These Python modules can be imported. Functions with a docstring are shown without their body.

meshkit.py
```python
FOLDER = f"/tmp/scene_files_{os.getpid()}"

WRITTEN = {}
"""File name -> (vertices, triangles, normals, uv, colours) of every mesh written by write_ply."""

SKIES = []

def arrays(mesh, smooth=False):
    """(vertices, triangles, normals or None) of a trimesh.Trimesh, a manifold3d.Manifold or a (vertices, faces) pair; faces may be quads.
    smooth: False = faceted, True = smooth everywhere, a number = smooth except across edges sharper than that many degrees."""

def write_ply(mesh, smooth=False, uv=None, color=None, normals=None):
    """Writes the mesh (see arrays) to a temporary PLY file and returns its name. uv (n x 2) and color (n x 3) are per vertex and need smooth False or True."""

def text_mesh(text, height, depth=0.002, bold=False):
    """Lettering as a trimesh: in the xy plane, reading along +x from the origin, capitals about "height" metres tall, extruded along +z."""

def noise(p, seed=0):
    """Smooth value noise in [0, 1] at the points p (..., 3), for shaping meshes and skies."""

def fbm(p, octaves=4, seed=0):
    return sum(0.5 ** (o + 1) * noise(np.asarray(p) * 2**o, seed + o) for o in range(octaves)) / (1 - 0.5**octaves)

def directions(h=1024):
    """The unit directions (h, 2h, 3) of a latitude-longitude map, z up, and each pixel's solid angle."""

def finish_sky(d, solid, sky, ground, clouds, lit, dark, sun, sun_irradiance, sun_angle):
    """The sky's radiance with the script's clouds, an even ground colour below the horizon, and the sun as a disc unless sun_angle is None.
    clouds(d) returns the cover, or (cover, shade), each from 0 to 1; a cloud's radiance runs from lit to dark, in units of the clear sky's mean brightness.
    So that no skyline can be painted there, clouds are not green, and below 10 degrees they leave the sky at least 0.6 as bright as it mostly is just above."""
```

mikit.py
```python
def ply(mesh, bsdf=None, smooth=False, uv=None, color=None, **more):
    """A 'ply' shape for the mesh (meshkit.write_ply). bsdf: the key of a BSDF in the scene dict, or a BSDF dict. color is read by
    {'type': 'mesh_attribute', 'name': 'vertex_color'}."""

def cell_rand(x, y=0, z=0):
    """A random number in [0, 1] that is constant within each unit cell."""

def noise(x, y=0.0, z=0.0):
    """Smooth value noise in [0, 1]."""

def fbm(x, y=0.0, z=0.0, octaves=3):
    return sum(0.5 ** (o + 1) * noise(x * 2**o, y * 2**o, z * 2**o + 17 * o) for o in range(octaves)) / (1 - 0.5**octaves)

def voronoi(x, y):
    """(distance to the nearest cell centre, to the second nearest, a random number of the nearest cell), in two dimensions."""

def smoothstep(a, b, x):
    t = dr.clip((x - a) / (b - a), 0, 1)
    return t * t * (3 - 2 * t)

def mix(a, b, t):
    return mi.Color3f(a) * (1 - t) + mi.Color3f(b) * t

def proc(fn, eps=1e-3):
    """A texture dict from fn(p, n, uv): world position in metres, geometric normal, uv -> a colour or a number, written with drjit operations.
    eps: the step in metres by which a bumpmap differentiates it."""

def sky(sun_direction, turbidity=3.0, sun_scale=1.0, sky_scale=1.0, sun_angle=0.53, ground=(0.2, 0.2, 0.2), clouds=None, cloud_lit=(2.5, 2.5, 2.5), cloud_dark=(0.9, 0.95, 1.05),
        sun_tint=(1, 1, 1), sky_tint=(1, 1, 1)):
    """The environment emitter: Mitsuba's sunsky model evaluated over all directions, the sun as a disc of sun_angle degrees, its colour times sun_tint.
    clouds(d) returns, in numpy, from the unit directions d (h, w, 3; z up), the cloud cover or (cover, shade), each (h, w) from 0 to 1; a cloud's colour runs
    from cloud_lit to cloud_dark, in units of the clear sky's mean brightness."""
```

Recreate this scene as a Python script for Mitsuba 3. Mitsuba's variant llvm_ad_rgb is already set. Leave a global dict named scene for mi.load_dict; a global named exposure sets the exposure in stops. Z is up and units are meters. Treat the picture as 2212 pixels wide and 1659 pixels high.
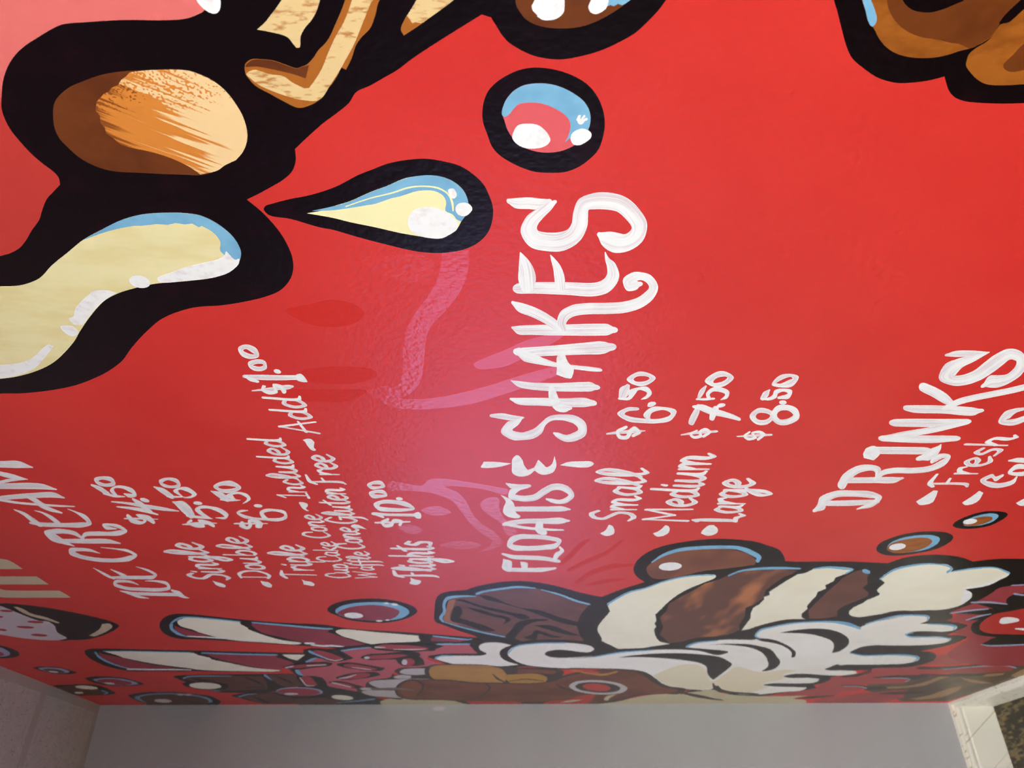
import math, random
import numpy as np
import shapely
from shapely import affinity
from shapely.geometry import Polygon, box as rect
import trimesh
import mitsuba as mi
import drjit as dr
import mikit
from mikit import noise, fbm, smoothstep, mix, cell_rand

T = mi.ScalarTransform4f
scene, labels = {}, {}

# ------------------------------------------------------------------ camera, light, exposure
# The mural wall is the plane y = 0 (the room is at y < 0), x runs along it, z is up; the phone was held on its side.
X_LEFT, X_RIGHT, Y_FRONT, H = -2.3326, 3.0, -4.6, 2.6
BOARD = 0.122
CAM = np.array([0.0, -0.39127, 1.41774])
R = np.array([[0.006121, -0.003626, -0.999975], [-0.542137, -0.84029, -0.000271], [-0.840268, 0.542125, -0.007109]])
m = np.eye(4)
m[:3, 0], m[:3, 1], m[:3, 2], m[:3, 3] = -R[0], -R[1], R[2], CAM
scene['camera'] = {'type': 'thinlens', 'to_world': T(m.tolist()), 'fov': 2 * math.degrees(math.atan(1106 / 1604.43)), 'fov_axis': 'x',
                   'near_clip': 0.02, 'far_clip': 50.0, 'aperture_radius': 0.0009, 'focus_distance': 0.62}
exposure = 2.42
LAMP = [c * 14.0 for c in (0.97, 1.0, 0.98)]
DAY = [c * 0.42 for c in (0.40, 0.46, 1.0)]
DAY2 = [c * 0.5 for c in (0.62, 0.76, 1.0)]

# ------------------------------------------------------------------ materials
NUT = (1.6726, 1.5843)
def lin(r, g, b, k=1.0):
    c = np.array([r, g, b]) / 255.0
    c = np.where(c <= 0.04045, c / 12.92, ((c + 0.055) / 1.055) ** 2.4) * k
    return [float(v) for v in c]

def rgb(c): return {'type': 'rgb', 'value': list(c)}

def orange_peel(p, n, uv):     # roller texture of the painted plaster
    return 0.6 * noise(p.x * 260, p.z * 260, p.y * 260) + 0.4 * noise(p.x * 640 + 5, p.z * 640, p.y * 640)

def paint_mat(name, color, rough=0.45, spec=0.5, bump=0.00030):
    tex = rgb(color) if isinstance(color, (list, tuple)) else mikit.proc(color)
    b = {'type': 'principled', 'base_color': tex, 'roughness': rough, 'specular': spec}
    if bump:
        b = {'type': 'bumpmap', 'arbitrary': mikit.proc(orange_peel), 'scale': bump, 'bsdf': b}
    scene['mat_' + name] = {'type': 'twosided', 'bsdf': b}

def mottled(c1, c2, f=60, fx=1.0, a=0.35, b=0.75):
    def fn(p, n, uv):
        return mix(mi.Color3f(c1), mi.Color3f(c2), smoothstep(a, b, fbm(p.x * f * fx, p.z * f, 1.7)))
    return fn

def brushed(c1, c2, along=14.0, across=1300.0, a=0.35, b=0.9):
    def fn(p, n, uv):          # bristle streaks: uv is metres along and across the stroke
        s = 0.6 * noise(uv.x * along, uv.y * across) + 0.4 * noise(uv.x * along * 2.5 + 9, uv.y * across * 2.2)
        s = s * (0.55 + 0.9 * fbm(uv.x * 40 + p.x * 7, uv.y * 60, 3.0))
        return mix(mi.Color3f(c1), mi.Color3f(c2), smoothstep(a, b, s))
    return fn

RED, RED2 = lin(234, 58, 50, .80), lin(228, 52, 45, .80)
paint_mat('red', mottled(RED, RED2, 9), 0.38, 0.45)
paint_mat('red_gloss', lin(232, 56, 60, .80), 0.22, 0.75)
paint_mat('red_satin', lin(234, 58, 52, .80), 0.31, 0.55)
paint_mat('red_deep', lin(228, 44, 28, .80), 0.48, 0.4)
paint_mat('ink', mottled(lin(10, 0, 4, .8), lin(30, 2, 15, .8), 45, 1.0, .5, .9), 0.33, 0.30)
WHITE, WHITE2 = lin(252, 252, 248, .92), lin(236, 220, 222, .88)
paint_mat('white_brushed', brushed(WHITE, WHITE2), 0.45, 0.45, 0.00018)
paint_mat('white', mottled(lin(252, 252, 248, .92), lin(240, 232, 230, .90), 220, 1.0, .45, .85), 0.45, 0.45)
paint_mat('cream', mottled(lin(246, 234, 178, .92), lin(238, 222, 160, .92), 30, 3.0), 0.45)
paint_mat('yellow', lin(254, 246, 186, .92), 0.45)
paint_mat('blue', mottled(lin(140, 200, 232, .82), lin(125, 185, 220, .82), 60), 0.45)
paint_mat('pink', lin(242, 100, 104, .82), 0.45)
paint_mat('brown', mottled(lin(120, 58, 16, .8), lin(104, 46, 8, .8), 50), 0.40)
paint_mat('caramel', lin(188, 108, 34, .8), 0.40)
paint_mat('caramel_brush', mottled(lin(176, 98, 28, .8), lin(150, 78, 18, .8), 70, 2.2), 0.40)
paint_mat('peach', lin(250, 205, 145, .82), 0.45)
paint_mat('wafer', mottled(lin(246, 212, 150, .82), lin(206, 140, 76, .8), 160, 3.0, .52, .74), 0.45)

def nut(p, n, uv):             # orange brushed over brown, peach brushed over orange, bristles running down the rim
    a = -0.876 * p.z - 0.48 * p.x
    c = 0.48 * p.z - 0.876 * p.x
    s = 0.65 * noise(c * 520, a * 26, 2.0) + 0.35 * noise(c * 1150, a * 60, 5.0)
    u = (NUT[0] - p.z) / (NUT[0] - NUT[1])
    dab = noise(p.x * 900, p.z * 900, 3.0)
    dry = smoothstep(-0.302, -0.275, p.x)                                   # the brush ran dry near the top: specks
    col = mix(mi.Color3f(lin(150, 78, 22, .85)), mi.Color3f(lin(226, 138, 54, .88)), smoothstep(0.0, 0.16, u + (s - .5) * .5 - .30 * dry * smoothstep(.55, .8, dab)))
    return mix(col, mi.Color3f(lin(252, 214, 156, .9)), smoothstep(0.46, 0.62, u + (s - .5) * .95 + 0.6 * (p.x + 0.300) * 0 - .5 * dry * smoothstep(.5, .8, dab)))
paint_mat('nut_brush', nut, 0.42)

def scoop(p, n, uv):           # pale pink brushed out into the wall's red towards one end
    g = smoothstep(-0.318, -0.278, p.x + 0.25 * (1.66 - p.z) + 0.02 * (fbm(p.x * 240, p.z * 24, 4.0) - 0.5))
    return mix(mi.Color3f(lin(214, 62, 54, .8)), mi.Color3f(lin(246, 122, 116, .82)), g)
paint_mat('pink_scoop', scoop, 0.42)
# farther down the wall
paint_mat('cream_far', mottled(lin(254, 250, 224, .93), lin(250, 243, 214, .93), 12), 0.40)
paint_mat('whip', mottled(lin(254, 252, 240, .93), lin(248, 244, 228, .93), 9), 0.40)
paint_mat('whip_shade', lin(246, 236, 200, .88), 0.42)
paint_mat('whip_grey', lin(214, 206, 200, .8), 0.42)
paint_mat('white_soft', lin(238, 226, 226, .8), 0.42)
paint_mat('choc', mottled(lin(120, 66, 50, .8), lin(104, 56, 44, .8), 20), 0.36)
paint_mat('choc_mottled', mottled(lin(108, 60, 46, .82), lin(196, 118, 70, .85), 22, .32, .50, .74), 0.36)
def ball(p, n, uv):
    return mix(mi.Color3f(lin(118, 64, 46, .8)), mi.Color3f(lin(150, 84, 52, .8)), smoothstep(.2, .75, fbm(p.x * 9, p.z * 16, 8.0)))
paint_mat('choc_glow', ball, 0.36)
paint_mat('choc_dark', lin(92, 48, 34, .8), 0.36)
paint_mat('choc_dull', mottled(lin(132, 72, 48, .8), lin(112, 58, 40, .8), 12), 0.40)
paint_mat('choc_warm', lin(140, 76, 50, .8), 0.40)
paint_mat('choc_olive', mottled(lin(92, 74, 56, .8), lin(120, 90, 60, .8), 20, .25), 0.40)
paint_mat('caramel_dull', lin(180, 112, 66, .8), 0.42)
paint_mat('blue_far', lin(140, 180, 214, .8), 0.42)
paint_mat('lilac', lin(176, 178, 206, .8), 0.42)
paint_mat('wine', mottled(lin(176, 56, 74, .8), lin(150, 44, 64, .8), 14, .4), 0.38)
paint_mat('wine_bright', lin(184, 58, 72, .8), 0.38)
paint_mat('pink_scoop_far', lin(212, 96, 108, .8), 0.38)
paint_mat('pink_dull', lin(176, 60, 68, .8), 0.40)
paint_mat('cherry', lin(208, 48, 44, .8), 0.38)
paint_mat('cherry_dull', lin(204, 70, 62, .8), 0.42)
paint_mat('sauce', mottled(lin(190, 80, 78, .8), lin(166, 64, 62, .8), 10, .3), 0.42)
paint_mat('leaf_black', lin(10, 8, 14, .8), 0.30)
paint_mat('ink_warm', lin(66, 52, 46, .8), 0.40)
paint_mat('tan', mottled(lin(204, 150, 76, .8), lin(186, 132, 66, .8), 10), 0.42)
paint_mat('tan_light', lin(196, 144, 58, .8), 0.42)
paint_mat('tan_dull', lin(178, 138, 96, .8), 0.42)
paint_mat('cream_dull', lin(222, 210, 172, .8), 0.42)
paint_mat('stick_grey', lin(128, 112, 104, .8), 0.42)
paint_mat('cream_flat', lin(222, 206, 170, .8), 0.5)
paint_mat('white_flat', lin(226, 216, 216, .8), 0.5)
paint_mat('ink_flat', lin(22, 10, 10, .8), 0.45)
paint_mat('red_flat', lin(190, 50, 52, .8), 0.45)

def tile_face(p, n, uv):       # pinholed mineral tile
    a = noise(p.x * 620, p.y * 620, 1.0)
    b = fbm(p.x * 90, p.y * 90, 2.0)
    c = noise(p.x * 430 + 40, p.y * 430, 5.0)
    base = mix(mi.Color3f(lin(206, 200, 190, .88)), mi.Color3f(lin(222, 216, 206, .88)), b)
    return base * (1 - 0.16 * smoothstep(.62, .8, a)) * (1 - 0.6 * smoothstep(.84, .92, c))
paint_mat('tile', tile_face, 0.9, 0.1, 0)
paint_mat('grid_metal', lin(206, 200, 188, .8), 0.55, 0.4, 0)
paint_mat('grey_wall', mottled(lin(206, 206, 204, .78), lin(200, 200, 198, .78), 5), 0.5, 0.35)
paint_mat('plain_wall', lin(140, 136, 132, .8), 0.6, 0.3, 0)
def board(p, n, uv):
    return mix(mi.Color3f(lin(248, 244, 226, .92)), mi.Color3f(lin(206, 192, 158, .88)), smoothstep(.66, .85, fbm(p.x * 120, p.y * 120 + p.z * 90, 3.0)))
paint_mat('board', board, 0.38, 0.5, 0)
def floor_fn(p, n, uv):        # dark stained, worn boards
    s = fbm(p.x * 46, p.y * 150, 1.0, octaves=4)
    w = noise(p.x * 300, p.y * 500, 4.0)
    return mix(mi.Color3f(lin(46, 38, 20, .8)), mi.Color3f(lin(140, 120, 78, .8)), smoothstep(.42, .72, s) * (0.6 + 0.4 * w))
paint_mat('floor', floor_fn, 0.42, 0.5, 0)
paint_mat('sash', lin(236, 236, 232, .84), 0.45, 0.4, 0)

# ------------------------------------------------------------------ helpers
def numbered(key):
    if key not in scene and key not in labels: return key
    i = 1
    while f'{key}_{i:03d}' in scene or f'{key}_{i:03d}' in labels: i += 1
    return f'{key}_{i:03d}'

def obj(name, mesh, mat, parent=None, smooth=False, uv=None, **more):
    key = numbered(parent + '__' + name if parent else name)
    scene[key] = mikit.ply(mesh, 'mat_' + mat, smooth, uv=uv, **more)
    return key

def struct(name, mesh, mat, parent=None, **more):
    key = obj(name, mesh, mat, parent, **more)
    if not parent: labels[key] = {'kind': 'structure'}
    return key

def boxes(*bs):
    out = []
    for x0, x1, y0, y1, z0, z1 in bs:
        b = trimesh.creation.box((x1 - x0, y1 - y0, z1 - z0)); b.apply_translation(((x0 + x1) / 2, (y0 + y1) / 2, (z0 + z1) / 2)); out.append(b)
    return trimesh.util.concatenate(out)

def spline(v, squeeze, closed, corner=None, step=6):
    """Catmull-Rom through the rows of v (centripetal; x counts 1/squeeze of z), straight at corners."""
    v = np.asarray(v, float); n = len(v)
    w = v[:, :2] / [squeeze, 1.0]
    cor = corner if corner is not None else [False] * n
    out = []
    for i in range(n if closed else n - 1):
        i1, i2 = i, (i + 1) % n
        i0 = (i - 1) % n if (closed or i > 0) and not cor[i1] else i1
        i3 = (i + 2) % n if (closed or i + 2 < n) and not cor[i2] else i2
        p0, p1, p2, p3 = v[i0], v[i1], v[i2], v[i3]
        d1 = max(np.linalg.norm(w[i2] - w[i1]), 1e-9) ** .5
        d0 = max(np.linalg.norm(w[i1] - w[i0]), 1e-9) ** .5 if i0 != i1 else d1
        d2 = max(np.linalg.norm(w[i3] - w[i2]), 1e-9) ** .5 if i3 != i2 else d1
        t1 = (p2 - p1) if i0 == i1 else d1 * ((p1 - p0) / d0 - (p2 - p0) / (d0 + d1) + (p2 - p1) / d1)
        t2 = (p2 - p1) if i3 == i2 else d1 * ((p2 - p1) / d1 - (p3 - p1) / (d1 + d2) + (p3 - p2) / d2)
        if i0 == i1 and i3 == i2:
            out.append(p1); continue
        s = (np.arange(step) / step)[:, None]
        out.extend((2 * s**3 - 3 * s**2 + 1) * p1 + (s**3 - 2 * s**2 + s) * t1 + (3 * s**2 - 2 * s**3) * p2 + (s**3 - s**2) * t2)
    if not closed: out.append(v[-1])
    return np.array(out)

STEP = 0.00013                  # one coat of paint
MURAL = rect(X_LEFT + 0.0005, BOARD + 0.001, X_RIGHT, H - 0.001)
done = []                       # (polygon, coat) of what is already painted

def coat_of(poly):
    tree_hits = [c for q, c in done if q.intersects(poly) and q.intersection(poly).area > 1e-7]
    c = 1 + max(tree_hits, default=0)
    done.append((poly, c))
    return c

def pieces(poly):
    if poly.geom_type == 'Polygon': return [poly] if poly.area > 1e-8 else []
    return [q for g in getattr(poly, 'geoms', []) for q in pieces(g)]

def film(poly, t):
    """A coat of paint: the polygon in (x, z) at y = -t, with an edge down to the wall."""
    vs, fs, n = [], [], 0
    for g in pieces(poly):
        g = shapely.geometry.polygon.orient(g, 1.0)
        v, f = trimesh.creation.triangulate_polygon(g, engine='earcut')
        v = np.asarray(v)
        a = v[f[:, 1]] - v[f[:, 0]]; b = v[f[:, 2]] - v[f[:, 0]]
        f = np.where((a[:, 0] * b[:, 1] - a[:, 1] * b[:, 0] > 0)[:, None], f, f[:, ::-1])      # faces the room (-y)
        vs.append(np.c_[v[:, 0], np.full(len(v), -t), v[:, 1]]); fs.append(f + n); n += len(v)
        vs.append(np.c_[v[:, 0], np.zeros(len(v)), v[:, 1]]); fs.append(f[:, ::-1] + n); n += len(v)
        for ring in [g.exterior, *g.interiors]:
            c = np.array(ring.coords); k = len(c)
            vs.append(np.r_[np.c_[c[:, 0], np.full(k, -t), c[:, 1]], np.c_[c[:, 0], np.zeros(k), c[:, 1]]])
            i = np.arange(k - 1)
            fs += [np.c_[i + 1, i, i + k] + n, np.c_[i + 1, i + k, i + 1 + k] + n]; n += 2 * k
    if not vs: return None
    mesh = trimesh.Trimesh(np.vstack(vs), np.vstack(fs), process=False)
    mesh.merge_vertices()
    return mesh

def ribbon(c, off, closed):
    """Rows of (left, middle, right) along a brush stroke with rounded ends, and each row's distance along it."""
    if not closed:
        caps = []
        for end, nxt in ((0, 1), (-1, -2)):
            d = c[end] - c[nxt]; d = d / max(np.linalg.norm(d), 1e-9) * np.linalg.norm(off[end])
            caps.append([(c[end] + d * s, off[end] * math.sqrt(max(0, 1 - s * s))) for s in (.45, .8, .97)])
        c = np.vstack([[a for a, _ in caps[0][::-1]], c, [a for a, _ in caps[1]]]); off = np.vstack([[b for _, b in caps[0][::-1]], off, [b for _, b in caps[1]]])
    else:
        c, off = np.vstack([c, c[:1]]), np.vstack([off, off[:1]])
    along = np.r_[0, np.cumsum(np.linalg.norm(np.diff(c, axis=0), axis=1))]
    return c, off, along

def paint(key, label, cat, group, ox, oz, level, parts):
    """One painted thing: its parts in the order they were painted. Numbers are tenths of a millimetre from (ox, oz) on the wall."""
    if label is None:
        root = key
    else:
        root = numbered(key)
        labels[root] = {'label': label, 'category': cat}
        if group: labels[root]['group'] = group
    jobs.append((level, root, ox, oz, parts))

jobs = []

def outline_of(data, ox, oz):
    """The painted area of a part, and its strokes if it is made of brush strokes."""
    if data[0] == 'P':
        head, *tok = data.split()
        v = np.array([[float(a) for a in t.rstrip('!').split(',')] for t in tok]) * 1e-4 + [ox, oz]
        shape = shapely.union_all(pieces(shapely.make_valid(Polygon(spline(v, float(head[1:]), True, [t.endswith('!') for t in tok])))))
        return shape.intersection(MURAL), None
    rows, polys = [], []
    for one in data.split('|'):
        head, *tok = one.split()
        v = np.array([[float(a) for a in t.split(',')] for t in tok]) * 1e-4 + [ox, oz, 0, 0]
        closed = head[0] == 'R'
        v = spline(v, float(head[1:]), closed)
        c, off, along = ribbon(v[:, :2], v[:, 2:], closed)
        quads = [Polygon([c[i] - off[i], c[i] + off[i], c[i + 1] + off[i + 1], c[i + 1] - off[i + 1]]).buffer(1e-6) for i in range(len(c) - 1)]
        polys.append(shapely.union_all([q for q in quads if q.is_valid])); rows.append((c, off, along))
    return shapely.union_all(polys).intersection(MURAL), rows

def lay_all():
    flat = []
    for level, root, ox, oz, parts in sorted(jobs, key=lambda j: j[0]):
        for part, mat, data, *plabel in parts:
            poly, rows = outline_of(data, ox, oz)
            if not poly.is_empty: flat.append([root, part, mat, poly, rows, plabel])
    later, mine, owner = Polygon(), Polygon(), None      # a thing painted over another hides it: only what stays in view is kept
    for e in reversed(flat):
        if e[0] != owner: later, mine, owner = later.union(mine), Polygon(), e[0]
        mine = mine.union(e[3])
        if later.intersects(e[3]) and not e[0].startswith('wall'):
            cut = e[3].difference(later).buffer(-2e-5).buffer(2e-5)
            if e[4] is None or cut.area < .98 * e[3].area: e[3], e[4] = cut, None
    for root, part, mat, poly, rows, plabel in flat:
        if poly.is_empty or poly.area < 2e-7: continue
        k = coat_of(poly)
        if rows is None:
            mesh = film(poly, STEP * k)
            if mesh is None: continue
            uv = np.c_[mesh.vertices[:, 0] * 0.7 + mesh.vertices[:, 2] * .7, mesh.vertices[:, 2] * .7 - mesh.vertices[:, 0] * .7]
        else:
            vs, fs, uvs, n = [], [], [], 0
            for j, (c, off, along) in enumerate(rows):
                t = STEP * (k + 0.25 * j); m_ = len(c); w = np.linalg.norm(off, axis=1)
                for s, y in ((-1, 0), (-1, -t), (0, -t), (1, -t), (1, 0)):
                    q = c + s * off
                    vs.append(np.c_[q[:, 0], np.full(m_, y), q[:, 1]]); uvs.append(np.c_[along + 3.1 * j, s * w])
                i = np.arange(m_ - 1)
                fs += [np.c_[i + 4 * m_, i, i + 1 + 4 * m_] + n, np.c_[i + 1 + 4 * m_, i, i + 1] + n]
                for a in range(4):
                    fs += [np.c_[i + a * m_, i + (a + 1) * m_, i + 1 + a * m_] + n, np.c_[i + 1 + a * m_, i + (a + 1) * m_, i + 1 + (a + 1) * m_] + n]
                n += 5 * m_
            v, f = np.vstack(vs), np.vstack(fs); uv = np.vstack(uvs)
            a = v[f[:, 1]] - v[f[:, 0]]; b = v[f[:, 2]] - v[f[:, 0]]
            f = np.where((np.cross(a, b)[:, 1] > 1e-14)[:, None] & (v[f].min(1)[:, 1] < -1e-6)[:, None], f[:, ::-1], f)
            mesh = trimesh.Trimesh(v, f, process=False)
        o = obj(part, mesh, mat, root, uv=uv)
        if plabel: labels[o] = {'label': plabel[0]}

# ------------------------------------------------------------------ the room
struct('wall_back', boxes((X_LEFT - .12, X_RIGHT + .12, 0, .12, -.05, H + .15)), 'red')
WIN = (-1.90, -0.50, 1.05, 1.85)      # y and z of the window in the grey wall
WIN2 = (-3.2, -1.2, 0.35, 2.0)
y0, y1, z0, z1 = WIN
struct('wall_left', boxes((X_LEFT - .12, X_LEFT, y1, 0, 0, H + .1), (X_LEFT - .12, X_LEFT, Y_FRONT, y0, 0, H + .1), (X_LEFT - .12, X_LEFT, y0, y1, 0, z0), (X_LEFT - .12, X_LEFT, y0, y1, z1, H + .1)), 'grey_wall')
y0, y1, z0, z1 = WIN2
struct('wall_right', boxes((X_RIGHT, X_RIGHT + .12, y1, 0, 0, H + .1), (X_RIGHT, X_RIGHT + .12, Y_FRONT, y0, 0, H + .1), (X_RIGHT, X_RIGHT + .12, y0, y1, 0, z0), (X_RIGHT, X_RIGHT + .12, y0, y1, z1, H + .1)), 'plain_wall')
struct('wall_front', boxes((X_LEFT - .12, X_RIGHT + .12, Y_FRONT - .12, Y_FRONT, 0, H + .1)), 'plain_wall')
struct('floor', boxes((X_LEFT - .12, X_RIGHT + .12, Y_FRONT - .12, 0, -.05, 0)), 'floor')
smudge = trimesh.creation.icosphere(3, 1.0); smudge.apply_scale((.0006, .006, .018)); smudge.apply_translation((X_LEFT, -.012, 1.615))
struct('paint_smudge', smudge, 'white_flat', 'wall_left')
# two windows: frame, bar and frosted panes that pass the daylight
def window(name, xa, xb, xp, y0, y1, z0, z1, light):
    labels[name] = {'kind': 'structure'}
    obj('frame', boxes((xa, xb, y0, y0 + .05, z0, z1), (xa, xb, y1 - .05, y1, z0, z1), (xa, xb, y0 + .05, y1 - .05, z0, z0 + .05), (xa, xb, y0 + .05, y1 - .05, z1 - .05, z1)), 'sash', name)
    ym = (y0 + y1) / 2
    obj('bar', boxes((xa, xb, ym - .015, ym + .015, z0 + .05, z1 - .05)), 'sash', name)
    for a, b in ((y0 + .05, ym - .015), (ym + .015, y1 - .05)):
        f = [[0, 1, 2], [0, 2, 3]] if xp < 0 else [[2, 1, 0], [3, 2, 0]]
        q = trimesh.Trimesh([[xp, a, z0 + .05], [xp, b, z0 + .05], [xp, b, z1 - .05], [xp, a, z1 - .05]], f, process=False)
        k = obj('pane', q, 'sash', name); scene[k]['emitter'] = {'type': 'area', 'radiance': rgb(light)}
window('window_1', X_LEFT - .07, X_LEFT - .02, X_LEFT - .045, *WIN, DAY)
window('window_2', X_RIGHT + .02, X_RIGHT + .07, X_RIGHT + .045, *WIN2, DAY2)

# suspended ceiling: wall angles, tee bars, mineral tiles, light panels
labels['ceiling'] = {'kind': 'structure'}
obj('slab', boxes((X_LEFT - .12, X_RIGHT + .12, Y_FRONT - .12, .0, H + .10, H + .2)), 'plain_wall', 'ceiling')
A = 0.023
def angle(x0_, x1_, ya, yb): return boxes((x0_, x1_, ya, yb, H, H + .0015))
obj('wall_angle', angle(X_LEFT, X_RIGHT, -A, 0), 'grid_metal', 'ceiling'); obj('wall_angle', angle(X_LEFT, X_LEFT + A, Y_FRONT, -A), 'grid_metal', 'ceiling')
obj('wall_angle', angle(X_RIGHT - A, X_RIGHT, Y_FRONT, -A), 'grid_metal', 'ceiling'); obj('wall_angle', angle(X_LEFT + A, X_RIGHT - A, Y_FRONT, Y_FRONT + A), 'grid_metal', 'ceiling')
xs = [X_LEFT] + [-2.030 + .61 * i for i in range(9)] + [X_RIGHT]
ys = [0] + [-.46 - .61 * i for i in range(7)] + [Y_FRONT]
for x in xs[1:-1]: obj('tee_bar', boxes((x - .012, x + .012, Y_FRONT + A, -A, H, H + .0015), (x - .001, x + .001, Y_FRONT + A, -A, H + .0015, H + .03)), 'grid_metal', 'ceiling')
for y in ys[1:-1]:
    obj('tee_bar', boxes(*[(a + .012 if i else a + A, b - .012 if i < len(xs) - 2 else b - A, y - .012, y + .012, H, H + .0015) for i, (a, b) in enumerate(zip(xs, xs[1:]))]), 'grid_metal', 'ceiling')
LIGHTS = [(0.75, -1.35, 2.36, .3, .3, 'the one nearer the mural'), (1.7, -2.7, 2.36, .3, .3, 'the one farther from the mural')]
def bevel_tile(xa, xb, ya, yb):
    d, e = .011, .006
    v = [[xa, ya, H + .002], [xb, ya, H + .002], [xb, yb, H + .002], [xa, yb, H + .002], [xa, ya, H + .018], [xb, ya, H + .018], [xb, yb, H + .018], [xa, yb, H + .018],
         [xa + d, ya + d, H + .002 - e * 0], [xb - d, ya + d, H + .002 - e * 0], [xb - d, yb - d, H + .002 - e * 0], [xa + d, yb - d, H + .002 - e * 0]]
    return trimesh.convex.convex_hull(np.array(v))
for i, (xa, xb) in enumerate(zip(xs, xs[1:])):
    for j, (yb, ya) in enumerate(zip(ys, ys[1:])):
        obj('tile', bevel_tile(xa + .004, xb - .004, ya + .004, yb - .004), 'tile', 'ceiling')
# flat light panels hung below the ceiling on thin cables
def pendant(cx, cy, z, w, d, which):
    lt = numbered('pendant_light'); labels[lt] = {'label': 'white light panel hung from the ceiling on cables, ' + which, 'category': 'pendant light'}
    q = trimesh.Trimesh([[cx - w, cy - d, z], [cx - w, cy + d, z], [cx + w, cy + d, z], [cx + w, cy - d, z]], [[0, 1, 2], [0, 2, 3]], process=False)
    k = obj('diffuser', q, 'sash', lt); scene[k]['emitter'] = {'type': 'area', 'radiance': rgb(LAMP)}
    obj('housing', boxes((cx - w - .012, cx + w + .012, cy - d - .012, cy + d + .012, z + .004, z + .03), (cx - w - .012, cx - w, cy - d - .012, cy + d + .012, z - .006, z + .004), (cx + w, cx + w + .012, cy - d - .012, cy + d + .012, z - .006, z + .004),
        (cx - w, cx + w, cy - d - .012, cy - d, z - .006, z + .004), (cx - w, cx + w, cy + d, cy + d + .012, z - .006, z + .004)), 'sash', lt)
    for sx in (-1, 1):
        for sy in (-1, 1):
            c = trimesh.creation.cylinder(.0012, H + .002 - z - .03, sections=8); c.apply_translation((cx + sx * (w - .04), cy + sy * (d - .04), (H + .002 + z + .03) / 2)); obj('cable', c, 'grid_metal', lt)
for a in LIGHTS: pendant(*a)

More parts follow.
